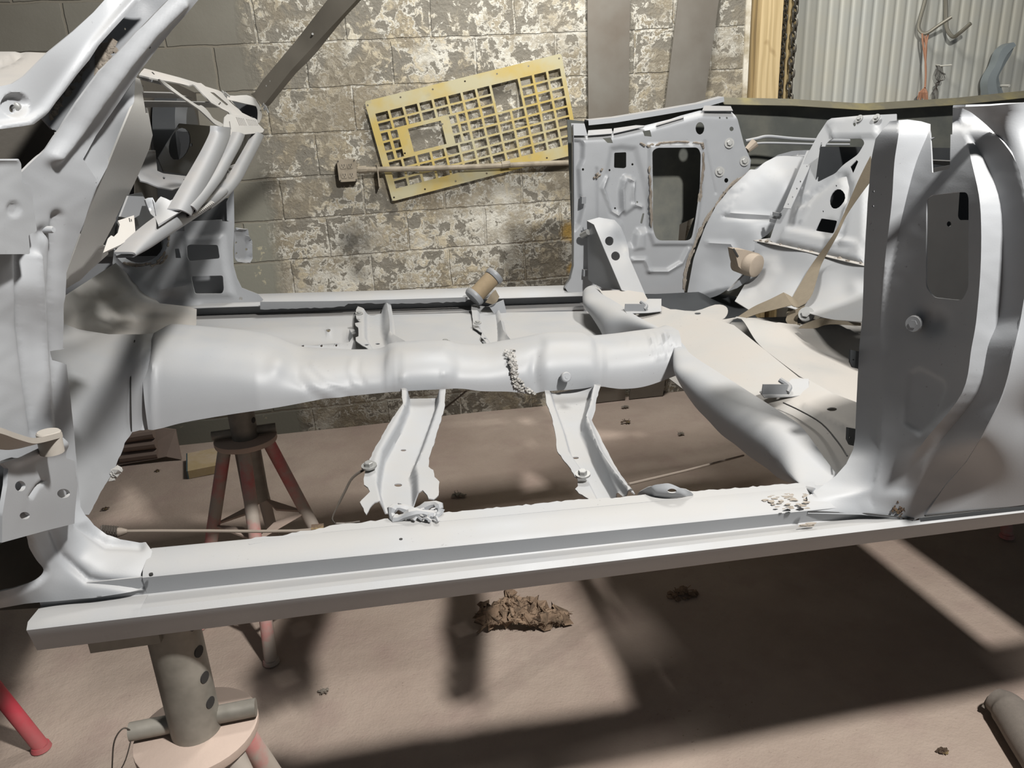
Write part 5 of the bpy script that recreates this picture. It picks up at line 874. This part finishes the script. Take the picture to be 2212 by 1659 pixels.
for a in ((1480, 580), (1500, 600), (1510, 615)): mb = MB(); p = cu(Z(15, a), 'y', 2.62); mb.tube([p, p+[.006, -.004, .012], p+[.012, .0, -.006]], .0028, 6); mb.link('spring_clip', M['bolt'], CARR)
sheet('dash_far_inner', CARR, M['inner'], Z(15, [(1050, 440), (1430, 560), (1450, 740), (1280, 660), (1090, 500)]), [(*Z(15, (1050, 440)), 'y', 2.66), (*Z(15, (1430, 560)), 'y', 2.68), (*Z(15, (1450, 740)), 'y', 2.68), (*Z(15, (1090, 500)), 'y', 2.66)], (), (), 10)
for y0, y1 in ((1.2, 1.5), (1.72, 1.98), (2.2, 2.66)): grid('cowl_shade_strip', CARR, PL, [[(x, y, z) for y in (y0, (y0+y1)/2, y1)] for x, z in ((-.335, .075), (-.45, .075), (-.72, .07))], th=.002)  # strips added to shade the dash inside, gaps let light patches through
# inside: firewall, heater drum, lower shelf
sheet('firewall', CARR, M['dark'], Z(15, [(90, 240), (500, 300), (1100, 600), (1150, 900), (900, 1500), (500, 1659), (60, 1640), (60, 1000), (230, 800)]), [(*Z(15, (90, 240)), 'x', -.62), (*Z(15, (1100, 600)), 'x', -.62), (*Z(15, (500, 1659)), 'x', -.62), (*Z(15, (60, 1640)), 'x', -.62)], (), [('r', Z(15, [(480, 650), (400, 850), (330, 1000)]), 6, .03), ('n', .002, 12)], 9)
mb = MB(); c = cu(Z(15, (560, 985)), 'x', -.56); mb.tube([c+[-.05, 0, 0], c+[.02, 0, 0], c+[.05, 0, 0], c+[.052, 0, 0]], [.155, .155, .13, .10], 32); mb.tube([c+[.05, 0, 0], c+[.08, 0, 0]], .05, 24); mb.link('heater_drum', M['inner'], CARR)
sheet('dash_inner_panel', CARR, M['inner'], Z(15, [(560, 760), (1030, 800), (880, 1180), (680, 1340), (380, 1300), (320, 1150), (470, 900)]), [(*Z(15, (560, 760)), 'x', -.44), (*Z(15, (1030, 800)), 'x', -.40), (*Z(15, (680, 1340)), 'x', -.42), (*Z(15, (320, 1150)), 'x', -.44)], [ell(*Z(15, (560, 990)), 22, 36, 18, .3), ell(*Z(15, (690, 1000)), 3, 4, 8)], (), 8)
sheet('dash_inner_shelf', CARR, M['primer2'], Z(15, [(90, 1340), (200, 1060), (290, 1060), (310, 1290), (380, 1320), (640, 1350), (660, 1380), (600, 1460), (480, 1500), (320, 1470), (200, 1420), (120, 1400)]), [(*Z(15, (90, 1340)), 'x', -.36), (*Z(15, (640, 1360)), 'x', -.33), (*Z(15, (480, 1500)), 'x', -.31), (*Z(15, (250, 1080)), 'x', -.40)], [ell(*Z(15, (385, 1370)), 2.6, 2.8, 8), Z(15, [(603, 1385), (612, 1385), (622, 1425), (612, 1430)])], [('n', .001, 8)], 6)
sheet('dash_lower_back', CARR, M['inner'], Z(2, [(880, 590), (960, 420), (1060, 400), (1080, 440), (1130, 560), (1150, 590), (1000, 730), (890, 850), (860, 800)]), xd([(960, 420, -.05), (1130, 560, -.05), (890, 850, -.05), (880, 600, -.05)], 2), (), (), 9)
sheet('dash_side_box', CARR, M['primer2'], Z(2, [(960, 425), (1070, 430), (1090, 455), (1100, 500), (1060, 500), (1040, 570), (990, 600), (900, 580)]), xd([(960, 425, -.03), (1090, 455, -.03), (1000, 590, -.03), (900, 580, -.03)], 2), (), (), 7)
sheet('column_bracket', CARR, PL, Z(2, [(805, 745), (830, 720), (850, 730), (880, 700), (895, 640), (880, 610), (1000, 570), (1012, 700), (985, 735), (900, 790), (770, 850)]), xd([(805, 745, .0), (1000, 570, .0), (1012, 700, .01), (770, 850, .02)], 2), [Z(2, [(960, 592), (968, 590), (974, 620), (966, 620)]), Z(2, [(976, 600), (982, 596), (986, 615), (980, 620)])], (), 5)
# ---------------------------------------------------------------- far kick panel and far post
kh = [rr(Z(2, [(1395, 800), (1420, 785), (1630, 788), (1645, 888), (1418, 908), (1400, 880)]), 5), rr(Z(2, [(1430, 1022), (1668, 1015), (1675, 1120), (1660, 1152), (1460, 1152)]), 5), Z(2, [(1305, 822), (1335, 818), (1352, 890), (1312, 890)]), Z(2, [(1290, 660), (1375, 645), (1378, 690), (1300, 690)]), ell(*Z(2, (1798, 1192)), 4, 4, 10), ell(*Z(2, (1060, 790)), 47, 38, 24, -.3)]
ko = Z(2, [(840, 930), (860, 800), (960, 700), (1280, 640), (1310, 622), (1655, 602), (1660, 615), (1728, 618), (1745, 950), (1770, 1040), (1805, 1112), (1930, 1160), (1966, 1200), (1900, 1240), (1640, 1258), (1480, 1268), (1180, 1245), (1130, 1215), (1020, 1090), (930, 1000)])
sheet('far_kick_panel', CARR, PR, ko, lambda px: np.array([tdep(p, 'y', 2.66) for p in px]), kh, [('r', ell(*Z(2, (1060, 790)), 58, 46, 24, -.3), 6, .012), ('p', Z(2, [(1380, 730), (1660, 720), (1690, 950), (1740, 1170), (1440, 1180), (1400, 960)]), 7, .012), ('r', Z(2, [(1200, 1120), (1400, 1090)]), 8, .01), ('r', Z(2, [(880, 950), (1150, 1230), (1480, 1250)]), 7, .008), ('n', .0008, 12)], 6)
smear('seam_sealer', [(880, 900), (950, 935), (1060, 950), (1170, 930), (1240, 850), (1262, 760), (1270, 690)], 3, 21, 2.645, M['rust'], n=150, k=2)
grid('far_pillar_inner', CARR, M['primer2'], [[(x, 2.78, z) for z in (-.62, -.3, 0.0)] for x in (-1.05, -.6, cu(Z(2, (1700, 900)), 'y', 2.78)[0])], th=.002)
grid('vent_duct', CARR, M['black'], [[(x, 2.74, z) for z in (-.4, -.2, 0.02)] for x in (-.95, -.62)], th=.002)
sheet('far_hinge_pillar', CARR, M['primer2'], Z(2, [(1690, 470), (1745, 370), (1750, 640), (1735, 940), (1725, 620), (1695, 610)]), [(*Z(2, (1690, 470)), 'y', 2.70), (*Z(2, (1745, 380)), 'y', 2.72), (*Z(2, (1735, 940)), 'y', 2.665), (*Z(2, (1750, 640)), 'y', 2.70)], (), (), 8)
sheet('far_pillar_gap', CARR, M['inner'], Z(2, [(1380, 620), (1440, 560), (1600, 470), (1700, 440), (1702, 620), (1640, 610)]), [(*Z(2, (1380, 620)), 'y', 2.70), (*Z(2, (1700, 440)), 'y', 2.74), (*Z(2, (1702, 620)), 'y', 2.72), (*Z(2, (1440, 560)), 'y', 2.72)], (), (), 9)
fh = sheet('far_hinge', CARR, M['primer2'], Z(2, [(1745, 665), (1755, 660), (1800, 668), (1830, 672), (1840, 720), (1862, 750), (1868, 800), (1866, 890), (1850, 928), (1755, 915), (1750, 800)]), [(*Z(2, (1745, 665)), 'y', 2.72), (*Z(2, (1850, 800)), 'y', 2.80), (*Z(2, (1755, 915)), 'y', 2.72)], [ell(*Z(2, q), 2.2, 2.8, 8) for q in ((1763, 775), (1765, 855), (1838, 825))], [('r', Z(2, [(1750, 670), (1828, 676), (1836, 725), (1860, 760), (1862, 890), (1845, 922), (1756, 912)]), 3, .012)], 4)
sheet('far_windscreen_post', CARR, M['pillar'], Z(1, [(1870, 700), (1900, 690), (1960, 600), (2212, 300)])+[(707, 0), (735, -30), (800, -30), (770, 0)]+Z(5, [(450, 190), (200, 460), (40, 665)])+Z(1, [(1962, 790), (1940, 770)]), [(548, 200, 'y', 2.66), (572, 228, 'y', 2.64), (707, 0, 'y', 2.50), (770, 0, 'y', 2.46), (640, 130, 'y', 2.575), (645, 90, 'y', 2.59)], (), (), 8, .03)
mb = MB()
for q in ((488, 43), (345, 220), (127, 472), (75, 525), (50, 555)): pz = Z(5, q); p = cu(pz, 'y', 2.648-.155*(200-pz[1])/200); mb.tube([p+[0, .01, 0], p+[0, -.004, 0]], .0032, 8)
mb.link('rivet', M['bolt'], CARR)
# ---------------------------------------------------------------- belts, retractors, cables
def car_thing(name, p, label, cat_, group=None):
    o = empty(name, C2R@np.asarray(p)+np.array([0, 0, H]), C2R); ORG[o.name] = np.asarray(p, float); tag(o, label, cat_, group); return o
def ribbon(name, root, mm, left, right, th=.0016, k=7):
    A = cr(left, 5); B = cr(right, 5); rows = [[np.array(a), np.array(a)*.5+np.array(b)*.5, np.array(b)] for a, b in zip(A, B)]; return grid(name, root, mm, rows, th=th)
lf = [(2150, 380, 1.42), (2060, 560, 1.41), (1960, 790, 1.40), (1890, 930, 1.385), (1750, 1125, 1.37), (1680, 1240, 1.34), (1600, 1380, 1.27), (1560, 1490, 1.22)]
rt = [(2180, 520, 1.425), (2060, 680, 1.415), (1975, 810, 1.405), (1915, 940, 1.39), (1810, 1130, 1.38), (1780, 1220, 1.35), (1740, 1350, 1.29), (1690, 1420, 1.25)]
p0 = cu(Z(7, (1650, 1480)), 'x', 1.24); root = car_thing('seat_belt', p0, 'long tan seat belt hanging twisted down over the rear kick-up to its bolt', 'seat belt')
ribbon('webbing', root, M['belt'], [cu(Z(7, (a, b)), 'x', x) for a, b, x in lf], [cu(Z(7, (a, b)), 'x', x) for a, b, x in rt])
ribbon('anchor_loop', root, M['belt'], [cu(Z(7, q), 'x', x) for q, x in (((1575, 1480), 1.215), ((1555, 1540), 1.205), ((1600, 1585), 1.195), ((1640, 1560), 1.2))], [cu(Z(7, q), 'x', x) for q, x in (((1690, 1430), 1.24), ((1640, 1520), 1.225), ((1640, 1575), 1.205), ((1660, 1560), 1.205))])
mb = MB(); c = cu(Z(7, (1700, 1500)), 'x', 1.235); d = nrm(np.array([-.6, -.6, .5])); mb.tube([c, c+d*.012], .021, 18); mb.tube([c+d*.012, c+d*.02], .012, 6); mb.link('anchor_bolt', M['bolt'], root)
p0 = cu(Z(7, (1450, 1440)), 'z', -.50); root = car_thing('seat_belt', p0, 'short tan seat belt end lying across the rear floor edge', 'seat belt')
ribbon('webbing', root, M['belt'], [cu(Z(7, q), 'x', x) for q, x in (((1540, 1340), 1.20), ((1440, 1390), 1.17), ((1330, 1440), 1.14), ((1220, 1510), 1.11))], [cu(Z(7, q), 'x', x) for q, x in (((1600, 1430), 1.20), ((1480, 1460), 1.17), ((1360, 1490), 1.14), ((1250, 1530), 1.11))])
ribbon('webbing_fold', root, M['belt'], [cu(Z(7, q), 'x', x) for q, x in (((1540, 1340), 1.20), ((1580, 1360), 1.21), ((1640, 1400), 1.22))], [cu(Z(7, q), 'x', x) for q, x in (((1600, 1432), 1.20), ((1620, 1440), 1.21), ((1650, 1440), 1.22))])
ribbon('webbing_tail', root, M['belt'], [cu(Z(7, q), 'x', x) for q, x in (((1680, 1560), 1.17), ((1800, 1520), 1.18), ((1900, 1532), 1.2), ((2080, 1552), 1.22))], [cu(Z(7, q), 'x', x) for q, x in (((1640, 1590), 1.16), ((1760, 1590), 1.17), ((1860, 1562), 1.19), ((2080, 1572), 1.215))])
# retractor on the far wheel house
p0 = cu(Z(7, (1300, 1140)), 'y', 2.30); root = car_thing('belt_retractor', p0, 'dusty tan belt retractor bolted on the far wheel house', 'belt retractor'); d = nrm(np.array([.35, -.75, -.1]))
mb = MB(); mb.tube([p0-d*.05, p0+d*.0, p0+d*.028, p0+d*.032], [.038, .04, .038, .032], 24); mb.link('spool_cover', M['beltdust'], root)
hs = [cu(Z(7, q), 'y', 2.31) for q in ((1175, 1030), (1250, 1035), (1345, 1060), (1380, 1110), (1300, 1130), (1250, 1200), (1200, 1150), (1185, 1090))]; mb = MB(); mb.prism(hs, (0, -.02, 0), (0, .03, 0)); mb.link('housing', M['beltdust'], root)
q_ = [cu(Z(7, q), 'y', 2.288) for q in ((1178, 1035), (1190, 1030), (1222, 1085), (1212, 1092))]; mb = MB(); mb.prism(q_, (0, -.002, 0), (0, .002, 0)); mb.link('belt_slot', M['black'], root, smooth_=False)
mb = MB(); mb.prism([cu(Z(7, q), 'y', 2.32) for q in ((1150, 1330), (1330, 1150), (1300, 1250), (1210, 1310))], (0, 0, 0), (0, .012, 0)); mb.link('mount_bracket', M['primer2'], root)
# retractor on the far sill
p0 = cu(Z(11, (1850, 270)), 'z', -.54); c0 = cu(Z(11, (1790, 180)), 'y', 2.60); root = car_thing('belt_retractor', cu(Z(11, (1900, 380)), 'z', -.555), 'belt retractor with brown webbing roll standing on the far sill', 'belt retractor')
ax = nrm(cu(Z(11, (1860, 110)), 'y', 2.60)-cu(Z(11, (1720, 240)), 'y', 2.60)); ax = nrm(ax+np.array([0, .25, 0])); c1 = cu(Z(11, (1720, 235)), 'y', 2.58)+np.array([0, .02, 0]); c2 = c1+ax*.105
mb = MB(); mb.tube([c1+ax*.012, c2-ax*.012], .030, 22); mb.link('webbing_roll', simple('brown_webbing_roll', (128, 112, 88), .85, 0, .15, 60, .2), root)
for c, nm, rr_ in ((c1, 'spring_cover', .038), (c2, 'end_plate', .035)):
    mb = MB(); mb.tube([c-ax*.010, c-ax*.002, c+ax*.004, c+ax*.010], [rr_*.9, rr_, rr_, rr_*.96], 24); mb.link(nm, M['primer2'], root)
b_ = [cu(Z(11, q), 'y', 2.57) for q in ((1830, 300), (1945, 250), (1978, 390), (1965, 415), (1925, 425), (1890, 390))]; mb = MB(); mb.prism(b_, (0, -.003, 0), (0, .003, 0)); mb.link('mount_tab', M['primer'], root)
ribbon('webbing', root, M['belt'], [cu(Z(11, q), 'y', y) for q, y in (((1880, 170), 2.57), ((1850, 200), 2.55), ((1800, 270), 2.55))], [cu(Z(11, q), 'y', y) for q, y in (((1910, 225), 2.57), ((1890, 265), 2.55), ((1860, 285), 2.55))])
# ---------------------------------------------------------------- brake cable with spring
def cyl(pts, y): return [cu(q, 'y', y) for q in pts]
P = cyl([(250, 1148), (330, 1147), (450, 1147), (560, 1148), (640, 1147), (690, 1143)], 1.05); root = car_thing('brake_cable', P[0], 'thin straight brake cable with a coil spring end just inside the near sill', 'cable')
mb = MB(); mb.tube(P, .0024, 7); mb.link('cable', M['cable'], root)
mb = MB(); a, b_ = cyl([(221, 1146), (256, 1149)], 1.05); P = [a+(b_-a)*i/90+.0075*np.array([0, math.cos(i*.84), math.sin(i*.84)]) for i in range(91)]; mb.tube(P, .0010, 6); mb.link('spring', M['wire'], root)
mb = MB(); a = cu((262, 1149), 'y', 1.05); mb.tube([a-[.006, 0, 0], a, a+[.008, 0, 0]], [.007, .006, .003], 10); mb.link('end_fitting', M['cable'], root)
mb = MB(); a = cu((686, 1145), 'y', 1.03); mb.box(a, (.009, .008, .006)); mb.tube([a+[.004, 0, 0], a+[.012, -.004, -.014]], .003, 6); mb.link('cable_clip', M['rustdark'], root)
P = [cu((1358, 1046), 'y', 1.06), cu((1480, 1017), 'y', 1.25), cu((1606, 984), 'y', 1.50)]; root = car_thing('brake_cable', P[0], 'thin straight cable crossing the floor opening below the seat pan', 'cable'); mb = MB(); mb.tube(P, .0024, 7); mb.link('cable', M['cable'], root)
P = [cu(Z(11, (1650, 975)), 'y', 1.9), cu(Z(11, (1470, 1120)), 'y', 1.75)]; root = car_thing('brake_cable', P[0], 'short thin cable emerging from under the tunnel beside the front cross member', 'cable'); mb = MB(); mb.tube(P, .0024, 7); mb.link('cable', M['cable'], root)
P = [cu(q, 'y', y) for q, y in ((Z(13, (420, 168)), 1.30), (Z(13, (338, 225)), 1.27), (Z(13, (290, 310)), 1.24), (Z(13, (240, 410)), 1.18), (Z(13, (215, 470)), 1.1), (Z(13, (235, 505)), 1.04))]; root = car_thing('hanging_wire', P[-1], 'thin dark wire drooping from the front cross member to the near sill', 'wire'); mb = MB(); mb.tube(cr(P, 5), [.0026 if i < 14 else .0013 for i in range(26)], 6); mb.link('wire', M['wire'], root)
mb = MB()
for k in range(3): mb.tube([cu(Z(13, (238, 500+k*5)), 'y', 1.02), cu(Z(13, (320+k*30, 500-k*6)), 'y', 1.02)], .0018, 5)
mb.link('frayed_end', M['wire'], root)
# ---------------------------------------------------------------- things lying on the floor
def blob(name, px, label, cat_, n, sx_, sy_, h, mm, seed, rsz, k=0):
    c = ru(px, 'z', 0); root = empty(name, c); tag(root, label, cat_, 'debris on the floor' if cat_ == 'crumb' else None); ORG[root.name] = c; return root, c
# matted scrap of old felt
M['felt'] = simple('matted_brown_felt', (140, 118, 98), .95, 0, .3, 40, .8, (98, 82, 66), 16)
root, c = blob('felt_scrap', (1135, 1350), 'matted brown scrap of felt lying on the floor under the sill', 'felt scrap', 0, 0, 0, 0, None, 0, 0)
out = cr(Z(13, [(1075, 1050), (1110, 1010), (1170, 985), (1215, 950), (1280, 935), (1340, 945), (1420, 970), (1500, 1000), (1600, 1030), (1640, 1045), (1605, 1075), (1600, 1105), (1540, 1095), (1400, 1100), (1260, 1090), (1170, 1100), (1120, 1105), (1085, 1075)]), 3, True)
px, Fc = cdt(out, (), 4); de = np.minimum(1, dseg(px, out, True)/26.); r = np.random.RandomState(3)
base = np.array([ru((p[0], 1352+.12*(p[1]-1300)), 'z', 0) for p in px]); V = []
for p, e in zip(px, de):
    yb = 1356+.12*(p[1]-1320)-.02*(p[0]-1130); b0 = ru((p[0], yb), 'z', 0); q = ru(tuple(p), 'y', b0[1]+(.04*(1352-p[1])/60.)); q[1] -= .05*smooth(e)*(1 if p[1] > 1300 else .6); V.append(q)
V = np.array(V)+r.normal(0, .003, (len(V), 3)); V[:, 2] = np.maximum(V[:, 2], .002); Fo = []
for f in Fc:
    n = np.cross(V[f[1]]-V[f[0]], V[f[2]]-V[f[0]]); Fo.append(f if n[1] < 0 else (f[0], f[2], f[1]))
V, Fo = solid(V, Fo, .03); V[:, 2] = np.maximum(V[:, 2], .0); link('felt_body', V, Fo, M['felt'], root, ang=70)
mb = MB(); rn = random.Random(6)
for i in range(420):
    j = rn.randrange(len(px)); p = V[j]; d = np.array([rn.uniform(-1, 1), -rn.random(), rn.uniform(-.3, 1)]); d = nrm(d)*rn.uniform(.008, .018); mb.tube([p, p+d*.6+[0, 0, .002], p+d], [.0009, .0007, .0003], 3)
for q in (((1160, 1080), (1085, 1160)), ((1150, 1100), (1075, 1155)), ((1280, 935), (1315, 950)), ((1600, 1050), (1650, 1040))): a = ru(Z(13, q[0]), 'y', c[1]); b_ = ru(Z(13, q[1]), 'y', c[1]-.03); b_[2] = max(b_[2], .002); a[2] = max(a[2], .003); mb.tube([a, a*.5+b_*.5+[0, 0, .004], b_], [.004, .003, .001], 5)
fo = mb.link('fibres', M['felt'], root); fo['kind'] = 'stuff'
def clump(px, size, label, seed, mm, flat=.5):
    c = ru(px, 'z', 0); rn = random.Random(seed); mb = MB()
    for i in range(26):
        a = rn.uniform(0, 6.28); d = size*rn.random()**.7; mb.ball(c+np.array([d*math.cos(a), d*.7*math.sin(a), size*.22*(1-d/size)+.003]), size*rn.uniform(.12, .3), (1, 1, flat), seed+i, .5)
    for i in range(14): p = c+np.array([rn.uniform(-1, 1)*size*.5, rn.uniform(-1, 1)*size*.4, size*.2]); mb.tube([p, p+np.array([rn.uniform(-1, 1), rn.uniform(-1, 1), rn.random()])*size*.6], size*.03, 4)
    mb.V = [np.array([v[0], v[1], max(v[2], .0)]) for v in mb.V]
    o = mb.link('debris_clump', mm); o.data.transform(Matrix.Translation(Vector((-c).tolist()))); o.location = c; tag(o, label, 'debris')
clump((1474, 1285), .045, 'ragged grey-brown clump of debris at the edge of the floor shadow', 31, M['felt'])
clump((1352, 912), .022, 'small dark crumb of debris on the floor behind the rear cross member', 32, M['rustdark'], .4)
clump((1471, 938), .018, 'small brown crumb of debris on the floor left of the seat pan', 33, M['rust'], .5)
clump((340, 1018), .014, 'tiny dark crumb of debris on the floor left of the far stand', 34, M['rustdark'], .4)
clump((228, 1100), .016, 'thin dark crumbs of debris on the floor at the hump edge', 35, M['rustdark'], .3)
clump((990, 1072), .03, 'loose scatter of brown grit on the floor by the torn cross member', 36, M['rust'], .25)
clump((700, 1495), .016, 'small grey speck of debris on the floor right of the nearest stand', 37, M['rust'], .3)
clump((2037, 1624), .016, 'dark crumb of debris on the floor at the bottom right corner', 38, M['rustdark'], .5)
clump((1350, 880), .02, 'small brown scrap of debris at the foot of the grey plate', 39, M['rust'], .4)
# off-cut of timber by the far stand, and a ribbed grey panel leaning behind it
a = ru((410, 1034), 'z', 0); b_ = ru((470, 1022), 'z', 0); d = b_-a; d[2] = 0; L_ = np.linalg.norm(d); d = d/L_; n_ = np.array([-d[1], d[0], 0]); root = empty('timber_offcut', (a+b_)/2); tag(root, 'short dusty timber offcut on the floor left of the far stand', 'timber'); ORG[root.name] = (a+b_)/2
mb = MB(); A = a-d*.002; B = a+d*.16; mb.prism([A, B, B+n_*.22, A+n_*.22], (0, 0, 0), (0, 0, .038)); mb.link('block', simple('dusty_timber', (168, 148, 112), .85, 0, .15, 20, .3, (178, 160, 140), 6), root, smooth_=False)
mb = MB(); mb.prism([A-d*.006, A-d*.0002, A+n_*.22-d*.0002, A+n_*.22-d*.006], (0, 0, 0), (0, 0, .038)); mb.link('painted_end', simple('blue_grey_end_paint', (66, 80, 84), .7), root, smooth_=False)
c = ru((330, 1000), 'z', 0); root = empty('ribbed_panel', c); tag(root, 'ribbed grey-brown metal panel leaning low at the wall behind the gearbox hump', 'metal panel'); ORG[root.name] = c
yb = float(ru((392, 993), 'z', 0)[1]); M['ribp'] = simple('dusty_brown_panel', (122, 106, 96), .8, 0, .12, 14)
def rb(q, y): return ru(Z(3, q), 'y', y)
mb = MB(); mb.prism([rb((1140, 770), yb+.1), rb((1310, 790), yb+.1), rb((1355, 1015), yb), rb((1240, 990), yb), rb((1160, 1010), yb), rb((870, 1055), yb), rb((860, 800), yb+.1)], (0, 0, 0), (0, .01, 0)); mb.V = [np.array([v[0], v[1], max(v[2], 0)]) for v in mb.V]; mb.link('panel_body', M['ribp'], root, smooth_=False)
for (x0_, y0_, x1_, y1_) in ((930, 850, 1150, 815), (920, 920, 1165, 890), (900, 1000, 1180, 965)):
    mb = MB(); mb.tube([rb((x0_, y0_), yb+.02), rb((x1_, y1_), yb+.02)], [.024, .024], 10); mb.link('rib', M['ribp'], root)
# woven hose end at the right edge
M['weave'] = simple('grey_woven_hose', (120, 112, 104), .9, 0, .2, 120, .6)
P = [ru(q, 'z', .04) for q in ((2150, 1510), (2180, 1535), (2215, 1590), (2260, 1660))]; root = empty('fabric_hose', P[0]*np.array([1, 1, 0])); tag(root, 'grey woven hose end lying on the floor at the right edge', 'hose'); ORG[root.name] = P[0]*np.array([1, 1, 0])
R_ = tube_rows(cr(P, 8), [.03+.012*min(1, i/8) for i in range(25)], 20); grid('hose', root, M['weave'], R_, closed=True, th=.003)
mb = MB(); mb.tube([P[0]+[-.03, .0, -.02], P[0]+[-.012, .005, .0], P[0]+[.01, .0, .025]], [.004, .006, .004], 6); mb.link('torn_flap', M['weave'], root)
